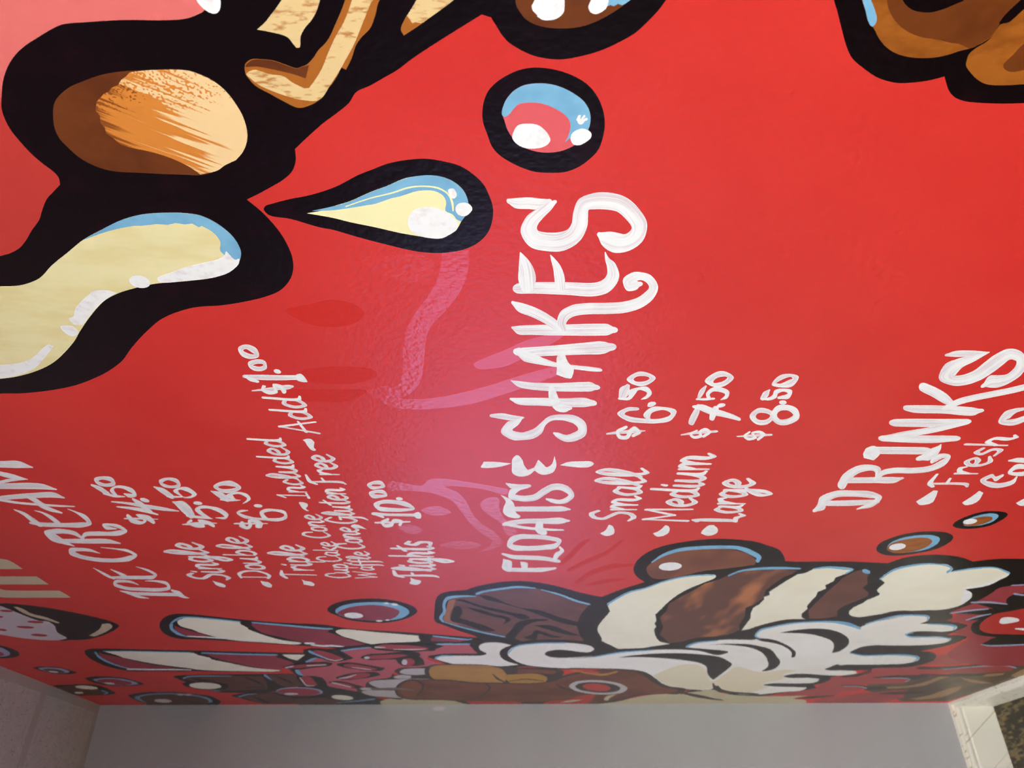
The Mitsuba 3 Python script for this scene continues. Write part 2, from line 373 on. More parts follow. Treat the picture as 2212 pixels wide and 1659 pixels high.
# baseboards with a beaded cap, mitred in the corner
PROFILE = [(0, 0), (.013, 0), (.013, .088), (.0105, .092), (.0105, .094), (.014, .097), (.0165, .102), (.0165, .106), (.014, .110), (.0105, .112), (.009, .1125), (.007, .119), (0, BOARD)]
def moulding(along_x):
    v, f = [], []
    for d, z in PROFILE:
        v += [[X_LEFT + d, -d, z], [X_RIGHT, -d, z]] if along_x else [[X_LEFT + d, -d, z], [X_LEFT + d, Y_FRONT, z]]
    n = len(PROFILE)
    for i in range(n):
        a, b = 2 * i, 2 * ((i + 1) % n); f += [[a, b, a + 1], [b, b + 1, a + 1]]
    mesh = trimesh.Trimesh(v, f, process=False)
    mesh.fix_normals()
    return mesh
struct('baseboard_back', moulding(True), 'board')
struct('baseboard_left', moulding(False), 'board')

# ------------------------------------------------------------------ the mural: things painted on the red wall
paint('wall_back', None, None, None, -0.76, 1.47, -1, [
 ('brush_mark', 'red_gloss', 'P1.7 3381,-28! 3169,5 2902,106 2673,236 2429,346 2202,405 1744,465 1553,519 1394,647 1292,551 1394,409 1592,308 1891,250 2236,199 2429,147 2703,-24 2957,-156 3195,-220 3413,-234!', 'glossier red brush mark'),
 ('brush_mark', 'red_gloss', 'P1.9 1353,847 1514,631 1292,529 1262,358 1333,46 1514,-349 1707,-686 1837,-951 1892,-1070 1782,-1067 1554,-817 1354,-498 1166,-165 1079,174 1058,468 1123,661'),
 ('brush_mark', 'red_gloss', 'P1.7 1873,-213 1963,-297 2102,-500 2253,-695 2335,-886 2351,-1040 2170,-894 1945,-641 1837,-499 1800,-355 1800,-252'),
 ('brush_mark', 'red_gloss', 'P2.5 -660,919 -722,678 -764,521 -599,417 -567,273 -661,-40 -808,-395 -893,-539 -1024,-521 -871,-212 -786,145 -807,237 -979,84 -1294,-12 -1676,-73 -1980,-181 -2356,-377 -2638,-447 -2873,-414 -3024,-239 -3116,-106 -2813,-286 -2638,-310 -2355,-171 -1980,-22 -1578,78 -1247,173 -1045,345 -957,521 -913,790 -891,950'),
 ('brush_mark', 'red_gloss', 'P2.5 -1341,-180 -1180,-241 -1113,-391 -1203,-427 -1435,-425 -1777,-482 -1981,-581 -2301,-664 -2468,-583 -2301,-500 -1981,-441 -1726,-306 -1482,-195'),
 ('brush_mark', 'red_gloss', 'P2.5 -1528,603 -1409,468 -1410,335 -1602,214 -1700,318 -1675,511'),
 ('brush_mark', 'red_gloss', 'P2.8 -2810,461 -2665,260 -2648,6 -2813,-158 -2962,19 -2943,277'),
 ('brush_mark', 'red_gloss', 'P2.7 -2135,975 -2030,782 -2189,657 -2325,711 -2352,858'),
 ('brush_mark', 'red_satin', 'P1.5 3269,616 3344,386 3364,149 3295,55 3195,46 3091,124 3038,217 3051,320 3168,530'),
 ('brush_mark', 'red_deep', 'P1.6 2671,1340 2759,1119 2816,925 2760,755 2643,683 2522,759 2444,961 2490,1178', 'deeper red brush mark'),
 ('brush_mark', 'red_deep', 'P1.8 1743,1427 1817,1246 1836,935 1781,739 1687,712 1572,876 1533,1137 1591,1378'),
 ('brush_mark', 'red_deep', 'P1.9 1394,1681 1434,1221 1414,859 1229,1042 1208,1376 1250,1717'),
 ('brush_mark', 'red_deep', 'S2.8 -3602,-1367,-75,-25 -3303,-1476,-77,-29 -2775,-1622,-74,-28 -2608,-1704,-34,-11'),
 ('brush_mark', 'red_deep', 'S2.9 -3917,-1520,-72,-17 -3528,-1751,-79,-20 -3124,-2029,-70,-23 -2610,-2200,-31,-13'),
 ('brush_mark', 'red_deep', 'S3 -4503,-1700,-91,-27 -4081,-1868,-104,-26 -3761,-2167,-108,-20 -3684,-2486,-58,-10'),
 ('brush_mark', 'red_deep', 'S3.1 -4636,-1921,-74,-12 -4462,-2181,-99,-16 -4377,-2447,-34,-6'),
])
paint('painted_cone_and_drip', 'wafer cone with pink scoop and cream drip, thick black outline, at the top left corner', 'painting', None, -0.35, 1.64, 0, [
 ('outline', 'ink', 'P1.3 1399,-713 1250,-627 1189,-569 1172,-536 1145,-453 1136,-325 1137,-122 1124,90 1110,235 1082,310 1030,417 980,514 921,603 841,692 755,765 665,824 558,885 484,907 411,916 332,910 212,886 130,853 65,819 15,811 -48,832! -109,907 -182,993 -294,1085 -376,1146 -485,1258 -591,1359 -670,1448 -726,1546 -762,1649 -862,1921! -2809,3091! -2740,2777 -2735,2570 -2680,2253 -2587,1962 -2448,1696 -2337,1527 -2168,1328 -1984,1173 -1836,1037 -1720,922 -1549,733 -1441,543 -1379,366 -1354,146 -1299,-82 -1239,-251 -1163,-384 -1043,-488 -927,-545 -820,-571 -732,-578 -601,-569 -500,-550 -396,-516 -290,-469 -182,-401! -118,-516 -55,-619 3,-707 76,-782 170,-828 257,-843! 338,-930 459,-1068 528,-1160 609,-1258 683,-1313 730,-1406 782,-1494 837,-1585 900,-1666 1017,-1838 1175,-2085! 1157,-2139! 1269,-2223 1405,-2259!'),
 ('pink_scoop', 'pink_scoop', 'P1.2 1417,550! 1423,-726! 1250,-627 1189,-569 1172,-536 1145,-453 1136,-325 1137,-122 1124,90 1110,235 1082,310 1030,417 980,514 921,603 841,692 755,765 665,824 558,885 484,907 411,916 332,910 212,886 130,853 65,819 15,811 -48,832! -109,907 -182,993 -294,1085 -376,1146 -485,1258 -591,1359 -670,1448 -726,1546 -762,1649 -862,1921!'),
 ('highlight', 'white', 'P1 1250,-553 1212,-568 1182,-598 1175,-628 1194,-657 1231,-676 1278,-686! 1277,-568!', 'white paint highlight'),
 ('cone_rim', 'brown', 'P1.2 529,585 602,540 648,492 712,395 750,302 797,161 820,24 827,-111 829,-338 811,-395 761,-477 693,-530 606,-563 509,-581 401,-575 319,-550 237,-500 168,-434! 126,-350 78,-279 38,-153 42,-53 49,120 57,231 72,419 111,513 184,588 274,625 333,641 410,634', 'brown rounded cone rim'),
 ('cone_rim_glow', 'nut_brush', 'P1.2 616,276! 665,212! 688,168! 707,149! 732,93! 764,63! 785,27! 813,-7! 827,-110 829,-338 811,-395 761,-477 693,-530 606,-563 509,-581 401,-575 319,-550 237,-500 168,-434! 126,-350 78,-279 46,-158! 109,-108 167,-37 209,38 243,127 265,211! 290,269! 348,300! 377,325! 427,314! 455,325! 510,305! 550,313!', 'orange and peach dry-brushed glow'),
 ('wafer_band', 'wafer', 'P1.1 1251,-1008 1209,-970 1166,-927 1128,-889 1083,-830! 1071,-892 1039,-987 998,-1010 973,-1023! 978,-1043 1044,-1064 1094,-1099 1134,-1140 1182,-1178 1252,-1216 1307,-1240! 1306,-1058!'),
 ('wafer_band', 'caramel', 'P1.1 871,-703 901,-750 901,-798 893,-869 867,-935 844,-993 856,-1030 867,-1057 910,-1105 958,-1144 994,-1185 1035,-1222 1110,-1269 1211,-1329 1253,-1351 1308,-1383! 1309,-1615! 1254,-1537 1169,-1501 1096,-1463 1036,-1401 990,-1365 911,-1327 835,-1280! 852,-1253! 819,-1237 746,-1184 695,-1133 630,-1079 594,-1021 573,-939 618,-863 676,-786 722,-724 767,-697 811,-685'),
 ('wafer_shade', 'brown', 'P1.1 855,-698 897,-749 899,-798 891,-868 864,-934 842,-992 854,-1029 865,-1071! 777,-1031! 801,-978 818,-923 842,-831 855,-766'),
 ('wafer_light', 'wafer', 'P1.1 803,-688 833,-741 825,-777 806,-821 790,-906 751,-946 711,-1006! 712,-1036! 774,-1090 851,-1146 932,-1191 1045,-1261 1134,-1325 1253,-1387 1308,-1405! 1308,-1570! 1253,-1500 1159,-1444 1000,-1357 884,-1279 835,-1245 740,-1173 630,-1079 630,-978 659,-883 728,-750 778,-705'),
 ('wafer_band', 'wafer', 'P1 1254,-1735 1198,-1697 1136,-1654 1086,-1632 1052,-1644! 1097,-1714 1160,-1804 1222,-1891 1255,-1934 1283,-1967! 1282,-1756!'),
 ('wafer_shade', 'caramel', 'P1.1 1165,-1675 1136,-1654 1086,-1632 1052,-1644! 1097,-1714 1134,-1769! 1125,-1745 1130,-1718! 1124,-1699! 1145,-1687!'),
 ('cream_drip', 'cream', 'P1.5 -1127,2080! -1115,1850 -1109,1714 -1080,1610 -1013,1478 -866,1308 -725,1120 -580,925 -484,757 -381,560 -325,388 -307,199 -311,75 -338,-34 -420,-127 -534,-189 -642,-208 -722,-201 -805,-164 -893,-99 -961,-6 -1010,116 -1050,343 -1082,597 -1139,789 -1206,952 -1295,1094 -1473,1280 -1707,1491 -1878,1634 -2184,1959 -2330,2192 -2433,2444 -2473,2625 -2522,2919!', 'pale yellow cream drip'),
 ('blue_rim', 'blue', 'P1.4 -580,925 -484,757 -381,560 -325,388 -307,199 -311,75 -338,-34 -420,-127 -534,-189 -642,-208 -722,-201 -805,-164 -853,-115! -795,-90 -753,-71 -697,-51 -597,-83 -501,-60 -435,-1! -449,24! -412,61! -421,115! -407,177! -426,244! -417,315! -436,433! -436,490! -469,629 -517,772', 'light blue rim'),
 ('highlight', 'white', 'P1.5 -1017,551 -945,414 -885,283 -837,137 -790,-7 -748,-66 -702,-95 -738,-108 -795,-133 -784,-168 -837,-149 -912,-79 -961,-6 -1005,114 -1044,341 -1056,548'),
 ('highlight', 'white', 'P1.5 -1083,634 -1116,664 -1132,705 -1128,746 -1105,777 -1069,788 -1030,778 -998,748 -982,708 -985,667 -1008,637 -1044,625'),
 ('highlight', 'white', 'P1.6 -1611,1503 -1553,1510! -1529,1505! -1506,1452 -1404,1388 -1316,1304 -1219,1189 -1171,1126 -1166,1002 -1197,948! -1218,991 -1337,1148 -1483,1299 -1623,1437 -1623,1473'),
 ('highlight', 'white', 'P1.7 -1647,1632 -1629,1583 -1647,1520 -1719,1512 -1774,1560 -1780,1614 -1719,1643'),
 ('highlight', 'white', 'P1.8 -2245,2572! -2238,2491 -2210,2320 -2162,2194 -2075,2071 -1957,1941 -1906,1870! -1938,1841! -2075,1972 -2307,2218 -2414,2433 -2462,2619 -2472,2704!'),
])
paint('painted_teardrop', 'yellow teardrop with blue rim and thick black outline, its tip beside the cone and drip', 'painting', None, -0.37, 1.48, 0, [
 ('outline', 'ink', 'P1.3 -74,1104 -42,1083 -16,1018 23,896 62,742 138,552 241,381 293,270 337,174 368,54 380,-85 361,-194 318,-314 243,-401 162,-462 65,-498 -46,-523 -168,-519 -296,-485 -392,-421 -468,-322 -509,-194 -518,-66 -499,73 -429,278 -350,480 -275,651 -247,750 -164,942 -141,1056 -119,1090'),
 ('fill', 'yellow', 'P1.3 -109,806! -80,685 -42,605 7,479 93,319 150,195 214,72 235,-16 242,-101 229,-184 182,-266 103,-326 9,-350 -95,-339 -184,-294 -268,-253 -330,-187 -359,-92 -345,-5 -305,163 -246,341 -195,514 -154,627'),
 ('blue_rim', 'blue', 'P1.3 -85,762! -41,605 7,478 93,318 150,195 213,72 235,-15 243,-101 229,-184 181,-267 102,-326 9,-351 -94,-340 -185,-294! -168,-264 -119,-237 -79,-186 1,-197 63,-178 105,-118 109,-31 94,28! 55,120! 39,180! -16,305! -36,397 -56,489! -77,612', 'light blue rim'),
 ('yellow_streak', 'yellow', 'S1.3 -40,516,-5,0 39,326,-5,0 86,174,-6,0 135,53,-7,0 148,-35,-6,1 132,-149,-7,2 79,-214,-5,4 1,-239,-3,8 -78,-240,-1,6'),
 ('highlight', 'white', 'P1.4 -194,95 -145,84 -79,41 -51,-22 -55,-122 -111,-208 -168,-252 -219,-268 -270,-253 -313,-207 -357,-142 -359,-67 -340,6 -288,75 -236,94'),
 ('highlight', 'white', 'P1.4 -62,-258 -22,-273 -2,-315 -14,-356 -58,-378 -102,-358 -131,-321 -115,-273'),
 ('highlight', 'white', 'P1.3 110,-216 125,-229 125,-258 71,-275 40,-258 48,-230 79,-223'),
])
paint('painted_red_bubble', 'round red bubble with light blue crescent and thick black ring, beside the yellow teardrop', 'painting', None, -0.30, 1.39, 0, [
 ('outline', 'ink', 'P1.2 352,113 341,4 303,-107 244,-201 164,-269 69,-315 -24,-338 -119,-341 -239,-321 -314,-274 -385,-202 -428,-115 -435,-20 -425,94 -365,224 -288,324 -221,372 -122,402 -26,427 48,429 120,418 191,391 254,339 310,260 340,191'),
 ('fill', 'pink', 'P1.2 36,305 103,295 156,269 203,229 237,169 249,90 243,14 218,-62 175,-136 128,-191 74,-227 13,-245 -75,-241 -146,-220 -206,-160 -250,-82 -265,5 -254,93 -213,182 -154,236 -83,274 -13,293'),
 ('blue_rim', 'blue', 'P1.2 30,308 103,295 156,269 203,229 237,169 249,90 243,14 218,-62 175,-136 128,-191 74,-227 13,-245 -75,-241 -113,-212 -146,-134 -179,-99! -127,-117 -56,-125 -12,-114 37,-74 80,-9 109,59 118,136 103,208 67,238 24,269 12,292', 'light blue crescent'),
 ('highlight', 'white', 'P1.2 -147,242 -95,232 -51,206 -38,142 -50,79 -88,35 -121,12 -160,-3 -193,9 -220,45 -232,110 -223,171 -187,220'),
 ('highlight', 'white', 'P1.2 -140,-131 -107,-142 -78,-182 -75,-214 -107,-260 -139,-263 -172,-239 -202,-193 -196,-154 -166,-136'),
 ('highlight', 'white', 'P1.2 -6,-158! 25,-169 29,-184! -6,-182! 29,-205 19,-214! -5,-197! 7,-223 -5,-229 -18,-209! -37,-200 -40,-179'),
])
paint('painted_brown_bubble', 'brown bubble with two white highlights, cut by the top edge above the red bubble', 'painting', None, -0.23, 1.38, 1, [
 ('outline', 'ink', 'P1.1 87,-494! 60,-481 13,-457 -64,-401 -131,-341 -189,-254 -236,-164 -268,-71 -294,58 -285,170 -259,253 -192,364 -161,392 -135,411 -87,438 -48,461 9,483 83,490!'),
 ('fill', 'brown', 'P1 84,333! 29,326 -9,305 -47,276 -79,225 -98,154 -103,61 -95,-23 -70,-100 -21,-187 26,-250 59,-286 87,-309!'),
 ('blue_rim', 'blue', 'P1 86,-170! 59,-173 26,-168! 33,-185! 26,-204! 40,-225! 31,-249! 59,-286 87,-309!', 'light blue corner'),
 ('highlight', 'white', 'P1 24,244! 57,229 84,230! 85,68! 44,65 -3,65 -27,79 -47,106 -55,142 -53,179 -33,212! -28,208! 1,236'),
 ('highlight', 'white', 'P1 21,-66 53,-74 86,-85! 86,-170! 49,-172 16,-164 -7,-140 -19,-109 -8,-80'),
])
paint('painted_brown_swirl', 'brown rounded sweet with thick black outline cut by the top right corner', 'painting', None, -0.24, 1.17, 0, [
 ('outline', 'ink', 'P1.1 309,797! 163,710 93,664 -12,599 -111,535 -179,478 -237,397 -308,271 -341,148 -340,67 -325,-34 -297,-118! -349,-157 -392,-192 -436,-247 -464,-317 -477,-413 -483,-584 -479,-700 -479,-861! 313,-371!'),
 ('lobe', 'caramel_brush', 'P1.1 262,617! 164,558 88,503 31,464 4,428 -50,380 -110,308 -149,233 -172,144 -177,63 -171,-13 -154,-73 -131,-124 -114,-177 -80,-227 -42,-257 34,-261 81,-265 152,-298 183,-311 265,-262!'),
 ('lobe_shade', 'brown', 'P1.1 238,463! 124,399 52,332 -6,246 -43,152 -65,24 -81,-46! -86,-90! -97,-122! -114,-177 -80,-221 -36,-254 34,-261 81,-265 183,-311 242,-333!'),
 ('hole', 'ink', 'P1 195,366! 165,338 142,313 112,260 100,204 100,149 120,90 146,44 166,10 196,-4!'),
 ('blue_rim', 'blue', 'P1 194,575! 164,556 103,514 41,473 15,442 26,432 57,434 109,466 164,509 194,531!', 'light blue stroke'),
 ('lobe', 'caramel_brush', 'P1.1 -188,-195 -153,-188 -114,-208! -64,-254 28,-269 44,-310 117,-349 218,-430! -347,-779! -347,-622 -354,-511 -348,-399 -318,-328 -270,-259 -223,-208'),
 ('lobe_shade', 'brown', 'P1.1 -3,-566! -85,-468 -153,-444 -222,-425 -263,-486 -251,-566 -209,-694!'),
 ('crease', 'ink', 'S1 44,-265,-7,-8 57,-278,-16,-20 155,-327,-18,-26 232,-382,-19,-26'),
])
paint('painted_heading', 'large white hand-painted heading reading FLOATS & SHAKES up the middle of the red wall', 'lettering', None, -0.71, 1.38, 0, [
 ('letter', 'white_brushed', 'S3 -4397,300,-90,0 -4410,61,-96,-2 -4399,-205,-96,-6 -4340,-368,-49,-5'),
 ('letter', 'white', 'P3 -3895,431! -4008,302 -4219,295 -4498,306! -4457,393 -4297,452 -4065,438'),
 ('letter', 'white', 'P3 -4028,167! -4085,55 -4338,49! -4338,142!'),
 ('letter', 'white_brushed', 'S2.9 -3694,424,-43,4 -3804,291,-81,4 -3841,74,-88,0 -3879,-183,-88,0 -3985,-394,-74,0|S2.9 -3954,-353,-38,-28 -3733,-380,-67,-34 -3537,-449,-10,-32 -3397,-404,26,-11'),
 ('letter', 'white_brushed', 'R2.8 -3309,331,40,-40 -3124,307,-79,-31 -2994,201,-95,-9 -2978,34,-81,-2 -3028,-208,-80,2 -3160,-383,-30,33 -3328,-344,81,22 -3414,-164,95,8 -3447,83,96,2 -3412,269,107,-11'),
 ('letter', 'white_brushed', 'S2.6 -2394,-452,37,3 -2394,-360,103,7 -2408,-122,88,4 -2407,106,81,3 -2451,277,81,5 -2496,374,74,5|S2.6 -2511,368,-51,4 -2602,218,-48,3 -2679,-17,-43,0 -2710,-193,-39,-1 -2726,-404,-23,-1'),
 ('letter', 'white', 'P2.6 -2423,-31! -2423,-111 -2633,-131 -2820,-192 -2899,-178 -2851,-69 -2679,-17'),
 ('letter', 'white_brushed', 'S2.5 -1995,281,-76,-1 -1995,60,-80,-2 -1996,-160,-80,-4 -1991,-358,-80,-4 -2005,-441,-27,-1'),
 ('letter', 'white', 'P2.5 -1546,454! -1622,380 -1700,326 -1832,282 -2022,269 -2134,246 -2233,194 -2291,210 -2290,301 -2218,380 -2105,424 -1940,418 -1752,390'),
 ('letter', 'white_brushed', 'S2.3 -1225,374,-22,4 -1286,318,-65,6 -1298,224,-61,-1 -1286,121,-48,-2|S2.4 -1322,120,24,3 -1371,223,47,7 -1470,306,62,34 -1584,316,-56,38 -1649,219,-83,4 -1662,112,-90,-5 -1610,7,-89,-18 -1446,-92,-84,-24 -1323,-191,-89,-14 -1318,-294,-89,3 -1422,-395,-69,22 -1573,-443,14,38 -1702,-393,68,21 -1767,-311,66,6 -1727,-201,58,-2 -1688,-145,31,-2'),
 ('letter', 'white', 'P2.2 -460,255 -585,196 -714,174 -846,127! -780,54! -575,12! -693,-50 -769,-93 -693,-148 -481,-171! -736,-205 -891,-178 -959,-112 -959,-31 -858,47! -959,99 -1016,168 -1005,249 -913,310 -714,316 -564,312'),
 ('letter', 'white', 'P2.2 -768,685! -627,642! -627,535 -649,418 -671,326! -736,419 -779,537 -784,655'),
 ('letter', 'white', 'P2.2 -715,-247! -639,-330 -618,-484 -624,-602 -682,-639 -759,-595 -776,-498 -747,-348'),
 ('letter', 'white_brushed', 'S2 427,523,-34,1 419,432,-60,3 384,318,-56,2 387,213,-22,-1|S2 393,213,10,5 296,265,44,16 216,344,71,31 107,379,-24,62 4,307,-93,16 -15,206,-85,-4 32,98,-91,-20 125,29,-64,-32 252,-11,-37,-21 366,-77,-48,-12 393,-207,-61,-2 340,-342,-75,13 216,-423,-41,41 69,-435,50,48 -24,-370,88,23 -62,-272,76,1 13,-176,51,-8 51,-138,21,-4'),
 ('letter', 'white_brushed', 'S1.9 1099,334,-7,2 1040,256,-50,7 1002,125,-64,2 980,-121,-72,-4 987,-366,-84,-8 988,-448,-80,-6 980,-494,-45,-2|S1.9 761,332,-19,3 721,260,-60,4 708,32,-73,-2 692,-222,-81,-5 694,-417,-85,-6 686,-481,-57,-3'),
 ('letter', 'white', 'P1.9 1018,-46 972,-89 864,-120 754,-151 656,-199 624,-278 582,-294 540,-259 507,-226 524,-148 607,-91 753,-50 895,-35'),
 ('letter', 'white_brushed', 'S1.7 1653,-555,58,10 1644,-491,94,14 1627,-311,88,11 1601,-85,78,7 1581,104,75,6 1561,218,83,0 1574,264,59,-5|S1.8 1581,260,-48,20 1508,202,-72,19 1467,123,-71,10 1413,21,-50,5 1365,-99,-34,1 1330,-258,-31,0 1298,-419,-34,-1 1285,-499,-27,-1'),
 ('letter', 'white', 'P1.8 1607,-165! 1541,-158 1406,-198 1323,-251 1252,-256 1144,-240 1144,-208 1173,-150 1209,-96! 1323,-93 1488,-84 1541,-104 1568,-133'),
 ('letter', 'white_brushed', 'S1.7 1939,324,-17,4 1909,276,-59,6 1907,152,-70,-2 1907,-141,-79,-6 1912,-433,-85,-9 1912,-506,-79,-8 1910,-550,-45,-5|S1.6 2283,326,-18,7 2223,266,-55,16 2161,159,-62,15 2075,49,-58,18 1975,-49,-49,18 1873,-136,-15,6'),
 ('letter', 'white_brushed', 'S1.6 1900,-127,5,-10 2014,-97,-2,-40 2107,-113,-48,-39 2175,-179,-69,-21 2204,-297,-73,-10 2210,-472,-73,-11 2226,-610,-71,-18 2287,-728,-61,-29 2385,-795,-41,-38 2480,-811,1,-37 2582,-757,38,-16 2617,-691,45,3 2607,-633,51,21 2551,-591,20,41 2495,-608,-49,13 2511,-654,-61,-17 2521,-686,-30,-8'),
 ('letter', 'white_brushed', 'S1.5 2465,263,-68,-2 2470,168,-70,-2 2463,-103,-78,-4 2453,-342,-83,-17 2500,-425,-66,-40 2612,-466,-18,-51 2740,-437,19,-31 2816,-396,10,-14 2891,-372,2,-3|S1.5 2462,209,3,-51 2580,215,9,-70 2699,228,18,-57 2796,249,17,-33 2884,273,3,-5|S1.5 2473,-55,5,-40 2601,-41,10,-40 2719,-14,16,-28 2806,20,11,-14 2857,42,3,-3'),
 ('letter', 'white_brushed', 'S1.3 3408,358,-23,5 3390,314,-47,5 3389,225,-55,0 3381,136,-51,-6 3401,84,-27,-7|S1.4 3403,38,13,8 3358,82,32,20 3293,139,40,27 3214,196,36,44 3121,215,-12,61 3034,172,-78,36 3000,71,-98,2 3006,-35,-97,-24 3070,-118,-63,-48 3173,-153,-25,-57 3290,-153,-15,-54 3374,-166,-48,-41 3406,-229,-73,-18 3410,-334,-80,-3 3379,-433,-71,18 3290,-522,-53,38 3174,-591,-12,56 3071,-588,46,56 3000,-532,84,34 2991,-445,106,1 3035,-365,75,-19 3079,-310,22,-8'),
])
paint('painted_heading', 'white hand-painted heading reading DRINKS at the right of the red wall', 'lettering', None, -0.71, 0.97, 0, [
 ('letter', 'white_brushed', 'S2.5 -1821,314,-79,-29 -1812,22,-87,-35 -1775,-272,-70,-31|S2.4 -2029,389,-56,-33 -1932,358,-90,-74 -1711,399,-96,-76 -1544,315,-95,-45 -1520,73,-90,-35 -1560,-157,-94,-28 -1666,-290,-14,37 -1838,-285,68,45 -1998,-155,19,10'),
 ('letter', 'white_brushed', 'S2.3 -1133,311,-77,-30 -1125,-13,-81,-34 -1120,-253,-80,-39 -1078,-319,-27,-15|S2.3 -1274,336,-66,-69 -1036,360,-86,-72 -848,315,-91,-53 -783,189,-78,-30 -848,67,-55,10 -1009,0,0,30|S2.2 -1092,-11,-42,-33 -928,-26,-60,-39 -862,-139,-72,-35 -862,-375,-73,-36 -796,-556,-69,-43 -642,-620,-59,-51 -517,-604,30,-20 -492,-512,61,35 -579,-474,56,46 -616,-475,36,34'),
 ('letter', 'white_brushed', 'S2.1 -345,335,-84,-34 -350,86,-86,-38 -358,-254,-86,-41|S2.1 -529,-312,-59,-36 -492,-352,-101,-69 -370,-384,-77,-65 -275,-388,-30,-32 -204,-372,-5,-6'),
 ('letter', 'white', 'P2.1 -528,362! -418,413 -298,422 -239,369 -298,294 -442,216 -591,222!'),
 ('letter', 'white_brushed', 'S2 279,337,-79,-35 278,153,-86,-40 276,-164,-84,-43 304,-377,-57,-32|S2 278,-395,41,26 133,-129,64,37 23,143,66,35 -55,325,50,26|S2.1 -66,320,-68,-28 -78,97,-79,-35 -85,-234,-85,-42 -67,-449,-62,-33'),
 ('letter', 'white_brushed', 'S1.9 578,352,-59,-23 564,285,-74,-32 552,-27,-79,-38 514,-354,-80,-44 528,-408,-40,-24|S1.9 974,377,-78,-18 892,240,-81,-17 780,86,-78,-11 666,-52,-50,-6|S1.9 598,-35,-45,-33 704,-102,-54,-38 780,-213,-55,-36 855,-371,-55,-36 929,-527,-53,-37 1019,-669,-52,-38'),
 ('letter', 'white_brushed', 'S1.7 1531,422,-23,-13 1547,357,-47,-26 1555,216,-47,-26 1571,70,-9,-5|S1.8 1571,70,9,7 1475,156,45,34 1394,243,73,59 1279,277,88,95 1177,264,-30,54 1098,148,-86,-33 1116,42,-89,-58 1194,-32,-87,-72 1321,-67,-88,-84 1443,-92,-87,-82 1539,-130,-85,-59 1524,-221,-77,-21 1428,-323,-14,42 1262,-382,51,67 1142,-365,69,59 1090,-299,103,69 1072,-222,101,72 1019,-195,32,26'),
])
paint('painted_heading', 'white hand-painted heading reading ICE CREAM at the left near the ceiling', 'lettering', None, -1.02, 2.02, 0, [
 ('letter', 'white_brushed', 'S3.3 -2501,402,-82,35 -2540,31,-90,36 -2561,-335,-95,36|S3.3 -2360,534,-22,11 -2477,435,-78,41 -2667,371,-69,35 -2765,244,-19,9|S3.3 -2365,-351,-62,33 -2505,-384,-124,66 -2696,-415,-63,30 -2759,-472,-12,5'),
 ('letter', 'white_brushed', 'S3.2 -2023,103,16,-9 -1892,145,46,-23 -1835,258,60,-26 -1869,410,59,-6 -2021,477,-51,45 -2201,388,-77,38 -2270,135,-86,37 -2295,-137,-91,33 -2182,-342,-44,-12 -1960,-393,60,-38 -1838,-275,43,-19 -1828,-101,13,-5'),
 ('letter', 'white_brushed', 'S3.1 -1647,380,-42,19 -1648,218,-75,33 -1650,-119,-84,34 -1638,-286,-85,21 -1493,-384,14,-32 -1311,-351,46,-25 -1133,-240,9,-5|S3.1 -1689,371,38,-23 -1531,408,55,-34 -1327,435,32,-20 -1188,456,9,-6|S3.1 -1553,136,74,-44 -1409,167,46,-27 -1249,215,9,-5'),
 ('letter', 'white_brushed', 'S2.9 -521,59,14,-8 -408,137,51,-28 -372,280,69,-33 -406,420,57,3 -512,459,-71,63 -656,417,-78,46 -804,234,-83,42 -835,-71,-84,35 -732,-318,-100,27 -587,-442,7,-34 -445,-415,50,-27 -357,-280,26,-13 -290,-77,9,-4'),
 ('letter', 'white_brushed', 'S2.8 -16,384,-66,33 -34,57,-91,44 -45,-297,-82,39 -109,-407,-30,15|S2.7 -227,290,13,-8 -66,361,76,-50 130,417,124,-91 273,414,-26,-38 336,300,-92,42 335,138,-77,41 257,36,-65,42 81,21,-34,24|S2.7 32,50,-36,-2 225,-89,-68,18 256,-256,-79,35 249,-429,-71,31 286,-598,-90,30 379,-708,-6,-32 502,-692,55,-33 577,-610,45,-22 563,-501,21,12 487,-495,-54,35 441,-596,-27,13'),
 ('letter', 'white_brushed', 'S2.6 640,423,-44,26 595,327,-67,37 570,-2,-75,37 578,-211,-89,37 652,-343,-29,-21 856,-378,54,-44 997,-346,28,-19 1121,-286,8,-5|S2.6 595,362,56,-44 771,370,60,-48 971,373,44,-34 1095,420,13,-9|S2.6 653,81,58,-47 857,79,48,-37 1004,113,23,-16 1067,168,8,-5'),
 ('letter', 'white_brushed', 'S2.4 1486,-401,25,-15 1555,-332,75,-42 1543,-64,76,-39 1500,222,70,-36 1454,406,70,-36 1428,485,57,-29|S2.5 1428,453,-38,25 1345,309,-36,22 1310,221,-33,19 1257,-19,-33,18 1221,-217,-29,15 1202,-402,-16,8|S2.5 1530,48,-24,17 1427,-2,-57,43 1243,-12,-69,53 1108,-50,-57,38 1011,-127,-29,18'),
 ('letter', 'white_brushed', 'S2.4 1827,398,-78,47 1820,198,-78,45 1807,-307,-78,44 1734,-429,-22,13|S2.3 2254,97,-43,30 2171,-3,-53,36 2089,-106,-62,40 2015,-235,-9,6|S2.3 2015,-225,9,-5 1988,-19,40,-20 1922,139,46,-22 1851,333,47,-23|S2.2 2418,50,-81,48 2412,-140,-81,46 2407,-360,-86,51 2342,-465,-17,11'),
])
